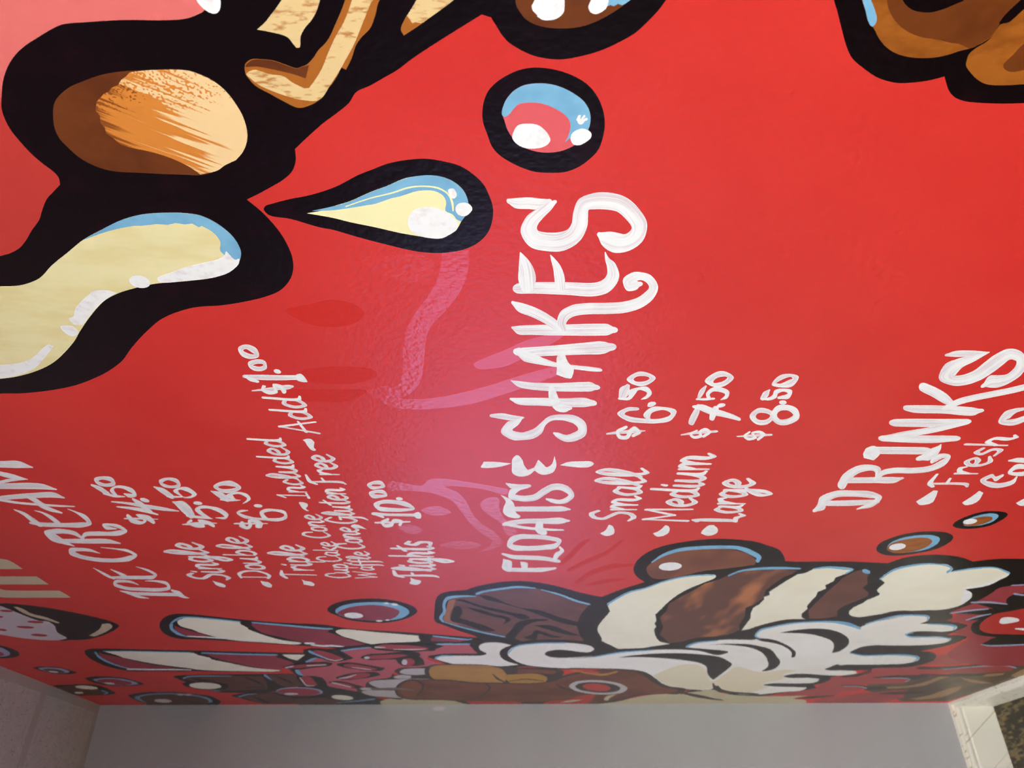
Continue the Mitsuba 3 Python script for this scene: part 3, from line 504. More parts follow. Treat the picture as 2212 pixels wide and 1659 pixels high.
paint('painted_menu_line', 'white brush line reading Single $4.50, first line under ICE CREAM', 'lettering', None, -1.01, 1.89, 0, [
 ('dash', 'white', 'P3.2 -1912,103! -1981,65 -2051,0 -2157,-33 -2264,12 -2246,62 -2139,117'),
 ('letter', 'white_brushed', 'S1 -1543,301,-21,-22 -1631,388,-9,-39 -1762,345,28,-29 -1805,227,40,8 -1706,121,30,28 -1607,15,39,11 -1639,-140,32,-24 -1766,-207,-1,-40 -1879,-143,-10,-18'),
 ('letter', 'white_brushed', 'S1 -1472,112,30,-2 -1488,-158,38,13 -1433,-220,4,40 -1372,-174,-12,16|S1 -1471,226,-26,15 -1445,273,-18,10'),
 ('letter', 'white_brushed', 'S1 -1320,106,30,-1 -1328,-224,20,0|S1 -1318,-56,-26,15 -1227,102,-13,38 -1147,69,34,22 -1150,-171,39,12 -1107,-232,6,40 -1045,-187,-12,16'),
 ('letter', 'white_brushed', 'S1 -797,44,-13,-28 -911,96,11,-39 -1002,-44,40,-4 -941,-203,12,39 -831,-123,-34,23 -784,67,-20,5|S1 -784,67,30,-3 -826,-423,37,-17 -913,-510,-7,-40 -954,-418,-40,5 -840,-273,-28,29 -718,-187,-12,17'),
 ('letter', 'white_brushed', 'S1 -706,-188,-25,17 -590,-12,-37,17 -516,255,-40,-5 -569,347,0,-40 -621,259,39,-12 -644,-130,40,7 -593,-252,12,39 -484,-184,-11,17'),
 ('letter', 'white_brushed', 'S1 -449,-90,-4,30 -301,-71,-19,35 -238,4,-40,-2 -316,79,-2,-40 -426,-6,36,-19 -436,-174,38,15 -342,-262,5,40 -191,-184,-9,18'),
 ('dollar_sign', 'white_brushed', 'S2.6 697,401,-22,9 697,289,-29,12 673,-16,-12,5|S2.6 783,331,-40,33 639,336,-75,49 550,260,-59,21 638,167,-1,-22 811,197,-21,-12 782,142,-55,28 696,87,-75,47 594,78,-52,36'),
 ('digit', 'white_brushed', 'S2.5 1247,331,-20,9 1207,182,-33,16 1100,-43,-60,28 1018,-228,-54,24 949,-394,-16,7|S2.5 1088,331,-20,10 1047,197,-40,19 978,61,-54,27 844,-72,-24,12|S2.5 1312,31,-32,22 1167,5,-65,46 922,-26,-44,31'),
 ('dot', 'white', 'P2.4 1259,-144 1237,-124 1231,-97 1243,-71 1270,-53 1305,-48 1338,-57 1360,-77 1366,-103 1354,-129 1327,-147 1292,-152'),
 ('digit', 'white_brushed', 'S2.4 1737,354,-27,18 1652,311,-54,37 1524,281,-48,34|S2.4 1491,311,-31,17 1428,224,-38,19 1407,117,-15,7|S2.4 1428,193,18,-15 1578,189,6,-29 1688,109,-24,5 1688,6,-42,21 1578,-60,-48,37 1465,-44,26,13 1440,40,57,-27 1478,66,24,-14'),
 ('digit', 'white_brushed', 'R2.3 1891,241,-22,-18 1949,134,-44,19 1902,55,-47,36 1796,77,28,13 1749,205,43,-21 1809,254,38,-30'),
])
paint('painted_menu_line', 'white brush line reading Double $5.50, second line under ICE CREAM', 'lettering', None, -1.00, 1.82, 0, [
 ('dash', 'white', 'P3.2 -2016,21! -2068,-20 -2121,-94 -2261,-106 -2379,-53 -2332,8 -2225,40'),
 ('letter', 'white_brushed', 'S1 -1836,265,24,-1 -1850,-170,16,-1|S1 -1907,-138,8,23 -1747,-195,-3,32 -1566,-86,-27,18 -1542,104,-31,-9 -1662,255,-16,-28 -1881,292,-3,-16'),
 ('letter', 'white_brushed', 'R1 -1449,-79,-32,2 -1395,33,-16,28 -1291,26,20,26 -1251,-91,32,-2 -1304,-203,16,-28 -1409,-197,-20,-26'),
 ('letter', 'white_brushed', 'S1 -1174,33,24,-1 -1180,-172,29,14 -1108,-224,-1,32 -1010,-144,-27,17 -978,-2,-16,4|S1 -965,21,24,-1 -978,-204,27,17 -899,-237,6,15'),
 ('letter', 'white_brushed', 'S1 -801,226,24,-1 -828,-227,16,-1|S1 -821,-108,-17,17 -709,0,0,32 -632,-71,30,11 -652,-204,26,-19 -748,-256,1,-32 -828,-222,-6,-15'),
 ('letter', 'white_brushed', 'S1 -571,-219,-19,15 -458,-82,-28,16 -387,129,-32,-5 -441,204,0,-32 -491,136,30,-11 -510,-175,31,7 -458,-274,10,31 -350,-223,-7,15'),
 ('letter', 'white_brushed', 'S1 -316,-148,-2,24 -170,-138,-13,29 -108,-79,-32,-1 -186,-17,-2,-32 -295,-82,28,-17 -303,-216,29,13 -208,-289,5,32 -59,-231,-6,15'),
 ('dollar_sign', 'white_brushed', 'S2.6 387,403,-18,6 416,210,-53,18 430,-57,-15,5|S2.6 519,253,40,-1 446,313,-10,24 347,234,-67,28 341,144,-30,-13 519,140,-35,-9 430,34,-61,31 356,13,-46,26'),
 ('digit', 'white_brushed', 'S2.5 1130,250,-25,13 1050,193,-115,70 888,176,-108,81 715,178,-75,60|S2.6 678,230,-28,11 635,77,-43,17 591,-54,-11,4|S2.5 600,-45,13,-7 720,15,47,-28 887,34,3,-37 969,-27,-45,8 969,-147,-40,16 859,-253,-62,32 719,-285,-28,40 620,-243,34,-1 620,-119,9,-3'),
 ('dot', 'white', 'P2.5 1090,-98 1066,-80 1051,-53 1050,-23 1064,2 1088,14 1116,11 1140,-6 1155,-34 1156,-63 1142,-88 1118,-100'),
 ('digit', 'white_brushed', 'S2.4 1585,316,-20,12 1487,261,-65,40 1324,219,-59,38|S2.4 1312,256,-23,9 1299,155,-26,10 1298,65,-8,3|S2.4 1306,78,10,-7 1462,105,-2,-31 1548,21,-31,8 1511,-69,-57,30 1387,-98,-4,33 1298,-25,30,-5 1273,69,8,-2'),
 ('digit', 'white_brushed', 'R2.3 1741,183,-19,-17 1822,61,-35,12 1764,-18,-41,30 1645,0,24,12 1597,126,36,-15 1662,193,34,-24'),
])
paint('painted_menu_line', 'white brush line reading Triple $6.50, third line under ICE CREAM', 'lettering', None, -1.01, 1.75, 0, [
 ('dash', 'white', 'P3.2 -1851,31! -1937,-10 -1989,-97 -2112,-126 -2201,-84 -2165,-14 -2111,58! -1989,35'),
 ('letter', 'white_brushed', 'S1 -1601,274,27,-2 -1643,-248,18,-1|S1 -1795,258,-5,27 -1632,292,0,36 -1420,247,4,18'),
 ('letter', 'white_brushed', 'S1 -1400,35,27,-1 -1407,-262,18,0|S1 -1399,-127,-25,12 -1338,4,-23,28 -1250,26,15,33 -1222,-30,16,8'),
 ('letter', 'white_brushed', 'S1 -1154,20,27,-2 -1169,-222,34,12 -1118,-279,4,36 -1062,-239,-11,15|S1 -1153,123,-24,14 -1129,165,-16,9'),
 ('letter', 'white_brushed', 'S1 -1004,11,27,-1 -1025,-512,18,-1|S1 -1002,-124,-22,16 -908,6,-4,36 -826,-69,34,12 -846,-220,31,-19 -936,-279,0,-36 -1008,-232,-10,-15'),
 ('letter', 'white_brushed', 'S1 -762,-246,-23,15 -656,-90,-33,15 -588,149,-36,-4 -636,233,0,-36 -684,154,35,-11 -705,-196,36,6 -658,-306,11,35 -558,-248,-9,16'),
 ('letter', 'white_brushed', 'S1 -526,-163,-3,27 -391,-149,-17,32 -333,-83,-36,-2 -404,-13,-2,-36 -505,-89,32,-17 -514,-239,34,13 -428,-320,5,36 -290,-253,-8,16'),
 ('dollar_sign', 'white_brushed', 'S2.6 518,382,-24,7 517,236,-30,9 516,-47,-14,4|S2.6 576,273,6,21 458,313,-45,46 360,273,-56,14 457,198,-24,-17 600,166,-43,-7 599,76,-65,29 505,66,-43,60 396,101,14,42'),
 ('digit', 'white_brushed', 'S2.5 968,90,13,-3 938,192,33,-4 886,233,-2,23 785,202,-47,22 704,91,-34,12 669,-79,-42,12 657,-247,-52,9 761,-364,-23,-15 896,-380,38,-23 974,-276,33,-10 963,-150,48,-7 874,-73,16,24 761,-68,-45,30 674,-103,-18,9'),
 ('dot', 'white', 'P2.5 1104,-147 1080,-131 1065,-106 1064,-77 1078,-53 1101,-40 1128,-41 1152,-56 1166,-81 1167,-110 1154,-134 1131,-147'),
 ('digit', 'white_brushed', 'S2.4 1555,356,-20,10 1471,292,-77,41 1349,251,-70,40|S2.4 1314,309,-27,9 1297,203,-36,12 1296,84,-6,2|S2.4 1286,138,12,-7 1430,178,0,-46 1501,114,-32,5 1511,19,-30,11 1430,-41,-40,25 1348,-42,0,23 1265,8,22,2 1191,81,5,0'),
 ('digit', 'white_brushed', 'R2.4 1689,266,-2,-28 1795,146,-56,13 1775,22,-64,28 1688,-14,0,33 1591,87,53,-10 1591,228,44,-19'),
])
paint('painted_menu_line', 'white brush line reading Cup, Cake Cone ~ Included, under the Triple line', 'lettering', None, -0.94, 1.68, 0, [
 ('letter', 'white_brushed', 'S1 -2266,137,-19,-3 -2284,244,-21,-14 -2362,290,4,-25 -2448,191,23,-10 -2465,34,25,5 -2392,-87,9,24 -2253,-39,-4,12'),
 ('letter', 'white_brushed', 'S1 -2220,106,19,-1 -2226,-57,23,10 -2176,-99,0,25 -2108,-38,-22,13 -2085,74,-12,3|S1 -2076,92,19,-1 -2087,-85,22,13 -2032,-113,6,11'),
 ('letter', 'white_brushed', 'S1 -1981,83,19,-1 -1995,-283,13,0|S1 -1978,-12,-15,12 -1909,76,-2,25 -1848,21,24,9 -1862,-83,21,-14 -1929,-123,-1,-25 -1983,-87,-7,-11'),
 ('letter', 'white_brushed', 'S1 -1776,-114,19,-4 -1797,-203,12,-3'),
 ('letter', 'white_brushed', 'S1 -1490,123,-17,-3 -1509,223,-19,-14 -1587,264,4,-23 -1674,171,21,-10 -1691,25,23,6 -1616,-86,8,22 -1476,-39,-4,11'),
 ('letter', 'white_brushed', 'S1 -1308,61,-7,-16 -1379,94,5,-23 -1449,8,23,-3 -1406,-93,8,22 -1331,-53,-19,15 -1299,75,-11,3|S1 -1299,68,18,-2 -1316,-72,21,10 -1269,-99,6,10'),
 ('letter', 'white_brushed', 'S1 -1208,237,18,-1 -1229,-113,12,-1|S1 -1088,74,11,-14 -1216,-26,7,-9|S1 -1207,-9,12,13 -1130,-85,15,18 -1068,-124,6,10'),
 ('letter', 'white_brushed', 'S1 -1042,-28,-1,18 -940,-21,-10,22 -897,22,-24,-1 -951,68,-2,-24 -1027,21,20,-12 -1032,-77,22,9 -967,-131,4,23 -863,-89,-4,11'),
 ('letter', 'white_brushed', 'S1 -499,110,-18,-3 -517,211,-19,-15 -596,250,5,-24 -683,152,22,-10 -700,3,23,6 -625,-108,7,23 -485,-56,-4,11'),
 ('letter', 'white_brushed', 'R1 -450,-14,-24,1 -412,71,-13,20 -340,68,15,19 -312,-19,24,-1 -350,-103,13,-20 -423,-101,-15,-19'),
 ('letter', 'white_brushed', 'S1 -258,76,18,0 -262,-121,12,0|S1 -256,-21,-15,10 -194,74,-8,23 -138,54,20,14 -139,-90,23,8 -109,-127,4,24 -66,-99,-7,10'),
 ('letter', 'white_brushed', 'S1 -42,-29,-2,18 60,-18,-11,22 103,27,-24,-1 49,72,-1,-24 -27,21,21,-12 -33,-79,22,10 33,-132,3,24 137,-85,-5,11'),
 ('dash', 'white', 'P2.5 519,53 524,-7 479,-46 399,-33 345,1 290,2 254,-20! 249,12 331,48 439,55'),
 ('letter', 'white_brushed', 'S1 753,263,19,-1 730,-110,13,-1|S1 753,263,14,-13 675,184,9,-9|S1 658,-108,0,19 811,-106,0,13'),
 ('letter', 'white_brushed', 'S1 847,91,19,0 843,-115,13,0|S1 849,-10,-16,10 911,89,-8,24 966,68,21,14 965,-82,24,8 995,-120,4,25 1037,-92,-7,10'),
 ('letter', 'white_brushed', 'S1 1198,37,-12,-15 1136,84,4,-25 1066,-11,25,-4 1100,-117,13,22 1214,-91,-3,12'),
 ('letter', 'white_brushed', 'S1 1222,-91,-15,11 1301,18,-23,11 1351,185,-25,-3 1315,242,0,-25 1279,187,24,-8 1265,-56,25,5 1300,-132,8,24 1375,-90,-6,11'),
 ('letter', 'white_brushed', 'S1 1409,70,19,-1 1403,-91,23,11 1453,-130,-1,25 1521,-65,-22,12 1544,46,-12,3|S1 1553,65,19,-1 1543,-111,22,13 1598,-135,5,12'),
 ('letter', 'white_brushed', 'S1 1768,23,-8,-17 1698,56,7,-24 1636,-32,25,-4 1670,-138,10,23 1753,-96,-19,16 1783,0,-12,4|S1 1804,224,19,-2 1776,-112,22,13 1827,-136,5,11'),
 ('letter', 'white_brushed', 'S1 1852,-48,-2,19 1954,-36,-11,22 1997,11,-25,-1 1943,58,-1,-25 1868,4,22,-12 1861,-100,23,10 1926,-155,3,25 2030,-107,-5,11'),
 ('letter', 'white_brushed', 'S1 2190,7,-8,-17 2119,40,7,-24 2058,-48,25,-4 2091,-154,10,23 2174,-112,-19,16 2204,-16,-12,4|S1 2226,208,19,-2 2198,-128,22,13 2248,-152,5,11'),
])
paint('painted_menu_line', 'white brush line reading Waffle Cone, Gluten Free ~ Add $1.00, the longest menu line', 'lettering', None, -0.85, 1.64, 0, [
 ('letter', 'white_brushed', 'S1 -3393,236,17,2 -3351,-112,12,1|S1 -3351,-112,-16,7 -3236,162,-11,5|S1 -3236,162,17,3 -3194,-117,12,2|S1 -3194,-117,-17,6 -3075,226,-11,4'),
 ('letter', 'white_brushed', 'S1 -2870,39,-7,-16 -2939,69,6,-23 -3007,-19,23,-3 -2966,-117,7,22 -2893,-75,-19,14 -2861,53,-11,3|S1 -2862,46,17,-2 -2878,-92,21,11 -2832,-118,6,10'),
 ('letter', 'white_brushed', 'S1 -2673,179,-12,-13 -2710,215,1,-23 -2752,164,22,-8 -2771,-269,21,-9 -2804,-303,8,-8|S1 -2815,44,0,18 -2673,47,0,12'),
 ('letter', 'white_brushed', 'S1 -2516,174,-12,-13 -2553,210,1,-23 -2595,159,22,-8 -2614,-274,21,-9 -2647,-308,8,-8|S1 -2658,39,0,18 -2516,42,0,12'),
 ('letter', 'white_brushed', 'S1 -2509,-104,-14,11 -2432,-2,-21,11 -2383,152,-23,-3 -2420,206,0,-23 -2454,155,22,-8 -2468,-71,23,5 -2432,-141,7,22 -2359,-102,-6,10'),
 ('letter', 'white_brushed', 'S1 -2336,-47,-2,17 -2237,-36,-10,21 -2195,7,-23,-1 -2248,51,-1,-23 -2322,1,20,-12 -2327,-96,21,10 -2264,-147,3,23 -2163,-101,-5,11'),
 ('letter', 'white_brushed', 'S1 -1844,116,-20,-3 -1862,226,-22,-15 -1941,268,5,-26 -2030,161,24,-10 -2048,-4,26,6 -1973,-124,8,25 -1830,-66,-5,12'),
 ('letter', 'white_brushed', 'R1 -1795,-19,-26,2 -1757,74,-14,22 -1683,72,16,21 -1656,-24,26,-2 -1694,-117,14,-22 -1768,-115,-16,-21'),
 ('letter', 'white_brushed', 'S1 -1601,81,20,0 -1605,-135,13,0|S1 -1599,-25,-17,10 -1535,79,-9,25 -1479,58,22,15 -1480,-100,25,8 -1450,-140,4,26 -1407,-110,-8,11'),
 ('letter', 'white_brushed', 'S1 -1382,-32,-2,20 -1279,-19,-12,23 -1235,31,-26,-2 -1289,79,-1,-26 -1367,23,23,-13 -1373,-87,24,10 -1307,-144,3,26 -1201,-92,-6,12'),
 ('comma', 'white', 'P2.6 -1185,-72 -1121,-117 -1134,-183 -1198,-231 -1289,-271! -1250,-193 -1223,-119'),
 ('letter', 'white_brushed', 'S1 -872,140,-14,-15 -956,222,3,-27 -1054,83,26,-8 -1057,-97,25,10 -981,-179,2,27 -887,-100,-24,13 -873,12,-13,2|S1 -944,21,0,20 -837,19,0,14|S1 -858,20,20,-2 -883,-281,24,-13 -955,-340,9,-10'),
 ('letter', 'white_brushed', 'S1 -811,-142,-17,10 -740,-22,-25,10 -694,157,-27,-3 -726,218,0,-27 -758,158,26,-7 -773,-102,27,4 -742,-183,8,26 -676,-136,-8,11'),
 ('letter', 'white_brushed', 'S1 -644,36,20,-1 -651,-136,25,10 -607,-177,-1,27 -546,-106,-24,12 -524,14,-13,2|S1 -516,34,20,-1 -527,-154,24,13 -479,-179,6,12'),
 ('letter', 'white_brushed', 'S1 -379,180,20,-1 -399,-148,26,8 -366,-189,3,27 -314,-150,-8,11|S1 -458,61,-8,19 -304,123,-5,13'),
 ('letter', 'white_brushed', 'S1 -292,-78,-3,20 -202,-63,-14,23 -163,-12,-27,-2 -210,37,-1,-27 -278,-22,24,-12 -284,-134,25,10 -227,-191,3,27 -135,-137,-7,12'),
 ('letter', 'white_brushed', 'S1 -104,27,20,-1 -110,-193,14,0|S1 -103,-81,-18,9 -47,26,-9,25 1,6,23,15 -1,-155,26,7 25,-195,4,27 62,-164,-9,10'),
 ('letter', 'white_brushed', 'S1 238,167,20,-1 223,-210,24,-13 171,-248,8,-11|S1 173,110,-13,15 238,167,-10,25 432,180,-1,13|S1 236,-4,-2,20 344,9,-1,13'),
 ('letter', 'white_brushed', 'S1 444,1,20,0 439,-217,13,0|S1 444,-118,-18,8 489,-20,-17,20 551,-2,11,25 572,-43,12,6'),
 ('letter', 'white_brushed', 'S1 595,-111,-3,20 692,-99,-13,23 734,-48,-27,-1 683,1,-1,-27 610,-56,24,-12 603,-167,25,10 665,-225,4,27 765,-173,-6,12'),
 ('letter', 'white_brushed', 'S1 787,-118,-3,20 884,-105,-13,23 926,-55,-27,-1 875,-5,-1,-27 802,-63,24,-12 795,-174,25,10 857,-231,4,27 957,-179,-6,12'),
 ('dash', 'white', 'P2.1 1299,19! 1324,-23 1324,-78 1251,-99 1173,-77 1113,-69 1073,-79 1047,-55 1073,-23 1193,-3 1270,2'),
 ('letter', 'white_brushed', 'S1 1452,-193,-18,7 1601,193,-12,5|S1 1601,193,19,5 1698,-208,13,3|S1 1482,-62,-3,19 1709,-27,-2,13'),
 ('letter', 'white_brushed', 'S1 1908,-8,-7,-18 1832,21,8,-25 1766,-72,26,-4 1803,-179,9,24 1892,-131,-20,17 1924,-31,-12,4|S1 1947,200,19,-2 1917,-146,22,14 1972,-168,5,12'),
 ('letter', 'white_brushed', 'S1 2146,-4,-7,-18 2070,26,8,-25 2004,-68,26,-4 2041,-174,9,24 2130,-127,-20,17 2162,-26,-12,4|S1 2185,204,19,-2 2155,-141,22,14 2210,-163,5,12'),
 ('dollar_sign', 'white_brushed', 'S1.9 2314,274,-11,3 2344,114,-23,5 2383,-100,-38,7 2390,-131,-19,3|S1.9 2398,140,8,16 2337,165,-16,23 2283,122,-35,12 2306,50,-23,-14 2413,38,-24,-7 2383,-19,-29,18 2306,-32,-27,25'),
 ('digit', 'white_brushed', 'S1.8 2568,269,-29,9 2553,137,-44,13 2546,-60,-44,11 2549,-205,-40,9|S1.8 2560,263,-20,11 2524,234,-34,18 2487,188,-25,12'),
 ('digit', 'white', 'P1.8 2604,-222! 2611,-271 2532,-297 2473,-300! 2473,-251 2510,-204'),
 ('dot', 'white', 'P1.8 2638,-87 2622,-75 2616,-59 2620,-42 2633,-29 2651,-23 2671,-26 2685,-37 2692,-54 2688,-70 2675,-83 2657,-89'),
 ('digit', 'white_brushed', 'R1.8 2773,166,-15,-19 2817,95,-37,8 2801,30,-23,18 2731,41,19,14 2696,105,39,-10 2731,166,25,-19'),
 ('digit', 'white_brushed', 'R1.7 3014,183,-15,-19 3053,118,-36,11 2988,62,-32,28 2920,62,17,14 2902,132,40,-14 2949,183,29,-24'),
])
paint('painted_menu_line', 'white brush line reading Flights $10.00, last line under ICE CREAM', 'lettering', None, -1.02, 1.56, 0, [
 ('dash', 'white', 'P3.1 -1673,148! -1782,67 -1837,-9 -1948,7 -2052,83 -1966,192 -1836,154'),
 ('letter', 'white_brushed', 'S1 -1572,356,32,-1 -1599,-255,39,-19 -1667,-315,14,-16|S1 -1657,263,-24,22 -1572,356,-19,39 -1325,375,-2,22|S1 -1579,79,-4,32 -1440,97,-3,21'),
 ('letter', 'white_brushed', 'S1 -1350,-203,-29,15 -1250,-16,-41,15 -1183,271,-43,-4 -1227,369,-1,-43 -1272,275,42,-11 -1297,-142,43,5 -1255,-273,13,41 -1162,-200,-13,17'),
 ('letter', 'white_brushed', 'S1 -1097,73,32,-2 -1114,-216,42,11 -1069,-283,5,43 -1017,-234,-15,16|S1 -1094,195,-30,13 -1072,245,-20,9'),
 ('letter', 'white_brushed', 'S1 -805,13,-17,-28 -900,69,12,-42 -978,-81,43,-4 -929,-251,12,42 -835,-166,-38,21 -793,38,-21,4|S1 -793,38,32,-3 -835,-488,40,-16 -909,-581,-8,-43 -943,-482,-43,5 -845,-327,-33,28 -741,-235,-14,16'),
 ('letter', 'white_brushed', 'S1 -657,339,32,-2 -696,-302,22,-1|S1 -685,-123,-29,14 -606,41,-9,42 -540,-14,40,17 -554,-245,42,9 -519,-312,6,43 -472,-263,-16,15'),
 ('letter', 'white_brushed', 'S1 -341,271,32,-2 -373,-255,42,11 -327,-322,6,43 -255,-261,-14,17|S1 -451,84,-13,30 -238,176,-9,20'),
 ('letter', 'white_brushed', 'S1 -63,-14,-15,-29 -149,29,14,-41 -194,-71,43,7 -92,-179,41,13 -110,-307,28,-33 -237,-301,-1,-22'),
 ('dollar_sign', 'white_brushed', 'S2.6 645,356,-30,4 651,207,-33,4 674,-92,-24,2|S2.6 748,194,45,4 645,276,11,24 540,257,-51,14 570,161,-58,-7 718,107,-53,-3 674,11,-31,27 555,48,24,16'),
 ('digit', 'white_brushed', 'S2.5 949,328,-51,9 920,171,-42,6 911,-51,-43,5 905,-196,-48,5|S2.6 935,330,-27,8 849,248,-35,10'),
 ('digit', 'white', 'P2.6 933,-176 1003,-261 933,-282 804,-264 790,-218 876,-182'),
 ('digit', 'white_brushed', 'R2.5 1237,269,-18,-35 1330,191,-53,2 1330,8,-60,10 1236,-143,-62,18 1128,-197,12,20 1079,-71,49,-4 1087,115,63,-10 1134,251,55,-20'),
 ('dot', 'white', 'P2.4 1425,-97 1403,-87 1389,-69 1387,-46 1399,-25 1419,-12 1444,-10 1466,-19 1479,-38 1480,-60 1469,-81 1449,-94'),
 ('digit', 'white_brushed', 'R2.4 1588,286,-17,-25 1656,208,-44,4 1630,117,-44,16 1555,101,15,16 1512,186,46,-5 1525,274,52,-19'),
 ('digit', 'white_brushed', 'R2.3 1834,269,-7,-27 1906,212,-41,1 1899,110,-45,16 1822,96,16,20 1769,170,34,-3 1774,252,40,-13'),
])
paint('painted_menu_line', 'white brush line reading Small $6.50, first line under FLOATS & SHAKES', 'lettering', None, -0.78, 1.28, 0, [
 ('dash', 'white', 'P2.7 -1832,-32! -1893,-91! -2047,-133 -2172,-137 -2252,-63 -2220,12 -2156,57! -2046,-4'),
 ('letter', 'white_brushed', 'S1 -1359,166,-19,-22 -1449,243,-7,-38 -1582,193,27,-27 -1625,77,38,9 -1524,-17,26,28 -1423,-111,37,12 -1455,-261,31,-23 -1584,-334,2,-39 -1700,-281,-8,-18'),
 ('letter', 'white_brushed', 'S1 -1316,-11,29,0 -1317,-326,19,0|S1 -1307,-154,-25,14 -1227,-8,-12,37 -1169,-35,33,21 -1168,-321,19,0|S1 -1152,-149,-25,14 -1072,-3,-11,37 -1003,-41,33,20 -1005,-259,37,13 -960,-315,4,38 -886,-255,-12,15'),
 ('letter', 'white_brushed', 'S1 -635,-29,-11,-27 -739,13,11,-37 -843,-139,39,-4 -781,-298,11,37 -670,-220,-32,22 -622,-6,-19,4|S1 -622,-18,29,-3 -648,-248,34,18 -579,-285,9,17'),
 ('letter', 'white_brushed', 'S1 -565,-245,-24,16 -448,-69,-35,16 -373,191,-38,-6 -427,275,1,-39 -480,188,37,-11 -502,-186,38,7 -449,-299,11,37 -338,-226,-11,16'),
 ('letter', 'white_brushed', 'S1 -327,-237,-24,16 -210,-62,-35,16 -135,198,-38,-6 -189,283,1,-39 -242,195,37,-11 -264,-178,38,7 -212,-291,11,37 -101,-219,-11,16'),
 ('dollar_sign', 'white_brushed', 'S2.1 741,280,-19,-3 769,166,-32,-6 788,32,-37,-6 797,-57,-24,-4 806,-114,-7,-1|S2.1 879,108,28,11 788,177,15,21 675,145,-35,8 666,61,-39,-15 788,41,-34,-24 861,7,-42,-5 769,-52,7,26 704,-7,29,13'),
 ('digit', 'white_brushed', 'S2 1266,47,30,5 1257,132,37,11 1173,194,3,39 1069,106,-48,3 1025,-41,-48,-5 1017,-219,-44,-10 1078,-332,-40,-22 1198,-349,20,-27 1274,-227,30,4 1240,-112,45,19 1138,-81,11,38 1043,-118,-15,14'),
 ('dot', 'white', 'P1.9 1324,-56 1389,-62 1402,-119 1365,-138 1315,-108 1304,-76'),
 ('digit', 'white_brushed', 'S1.9 1703,193,21,20 1611,214,49,53 1494,227,27,34|S1.9 1466,241,-21,-3 1470,153,-27,-12 1580,135,-43,-30 1650,87,-24,-7 1642,3,-40,6 1565,-38,1,25 1494,-20,23,13 1454,24,6,2'),
 ('digit', 'white_brushed', 'R1.8 1822,189,1,-34 1903,141,-34,-11 1907,45,-32,0 1837,-26,-2,30 1756,21,35,12 1745,118,33,0'),
])
paint('painted_menu_line', 'white brush line reading Medium $7.50, second line under FLOATS & SHAKES', 'lettering', None, -0.77, 1.20, 0, [
 ('dash', 'white', 'P2.7 -1957,-13! -2002,-67 -2141,-105 -2282,-95 -2385,18 -2266,109! -2156,34'),
 ('letter', 'white_brushed', 'S1 -1807,-288,-30,3 -1749,316,-20,2|S1 -1749,316,29,11 -1608,-67,19,7|S1 -1608,-67,-28,13 -1419,333,-18,9|S1 -1419,333,31,0 -1411,-268,20,0'),
 ('letter', 'white_brushed', 'S1 -1291,-94,-7,30 -1152,-62,-22,34 -1093,19,-41,-4 -1165,87,0,-41 -1270,-8,37,-18 -1280,-177,38,15 -1191,-257,3,41 -1049,-165,-11,17'),
 ('letter', 'white_brushed', 'S1 -828,38,-13,-28 -924,81,13,-39 -1010,-67,40,-5 -965,-233,14,38 -851,-155,-33,24 -809,3,-20,5|S1 -776,365,30,-2 -819,-178,35,20 -750,-211,9,18'),
 ('letter', 'white_brushed', 'S1 -677,100,30,-2 -693,-172,38,13 -642,-229,2,41 -584,-178,-13,15|S1 -675,214,-27,14 -650,263,-18,9'),
 ('letter', 'white_brushed', 'S1 -534,107,30,-1 -544,-152,37,17 -476,-209,-4,41 -381,-96,-37,17 -348,86,-20,4|S1 -336,117,30,-2 -353,-166,35,21 -278,-199,8,19'),
 ('letter', 'white_brushed', 'S1 -220,123,31,0 -224,-208,20,0|S1 -213,-27,-27,13 -138,127,-13,39 -84,100,35,21 -86,-201,20,0|S1 -70,-20,-27,13 5,134,-11,39 69,95,36,20 66,-133,39,12 106,-191,5,40 176,-128,-14,15'),
 ('dollar_sign', 'white_brushed', 'S2.1 617,270,-13,-4 655,154,-28,-7 692,-83,-24,-7|S2.1 710,130,16,8 636,178,4,16 561,125,-31,-2 598,60,-23,-23 692,90,-13,-14 738,37,-32,-4 673,-14,2,21 589,21,26,15'),
 ('digit', 'white_brushed', 'S2 874,223,-24,-34 979,223,-29,-38 1116,217,-23,-33 1233,221,-13,-21|S2 1208,254,-30,-4 1192,182,-61,-6 1116,61,-65,-5 1065,-64,-58,-6 1005,-184,-45,-4 962,-256,-35,-3|S2 1175,32,28,33 1083,36,26,38 962,25,14,29'),
 ('dot', 'white', 'P1.9 1217,33 1266,20 1266,-40 1233,-48 1192,2'),
 ('digit', 'white_brushed', 'S1.9 1597,230,10,10 1489,248,24,27 1379,253,13,16|S1.9 1355,264,-14,-3 1355,176,-22,-6 1366,103,-18,-5|S1.9 1371,146,10,-16 1458,178,-10,-21 1533,150,-33,-14 1533,67,-42,-5 1474,-9,-18,18 1395,-17,21,19 1347,22,6,3'),
 ('digit', 'white_brushed', 'R1.8 1694,220,-1,-43 1797,172,-44,-20 1811,87,-39,-3 1746,26,0,32 1642,69,39,19 1620,154,33,3'),
])
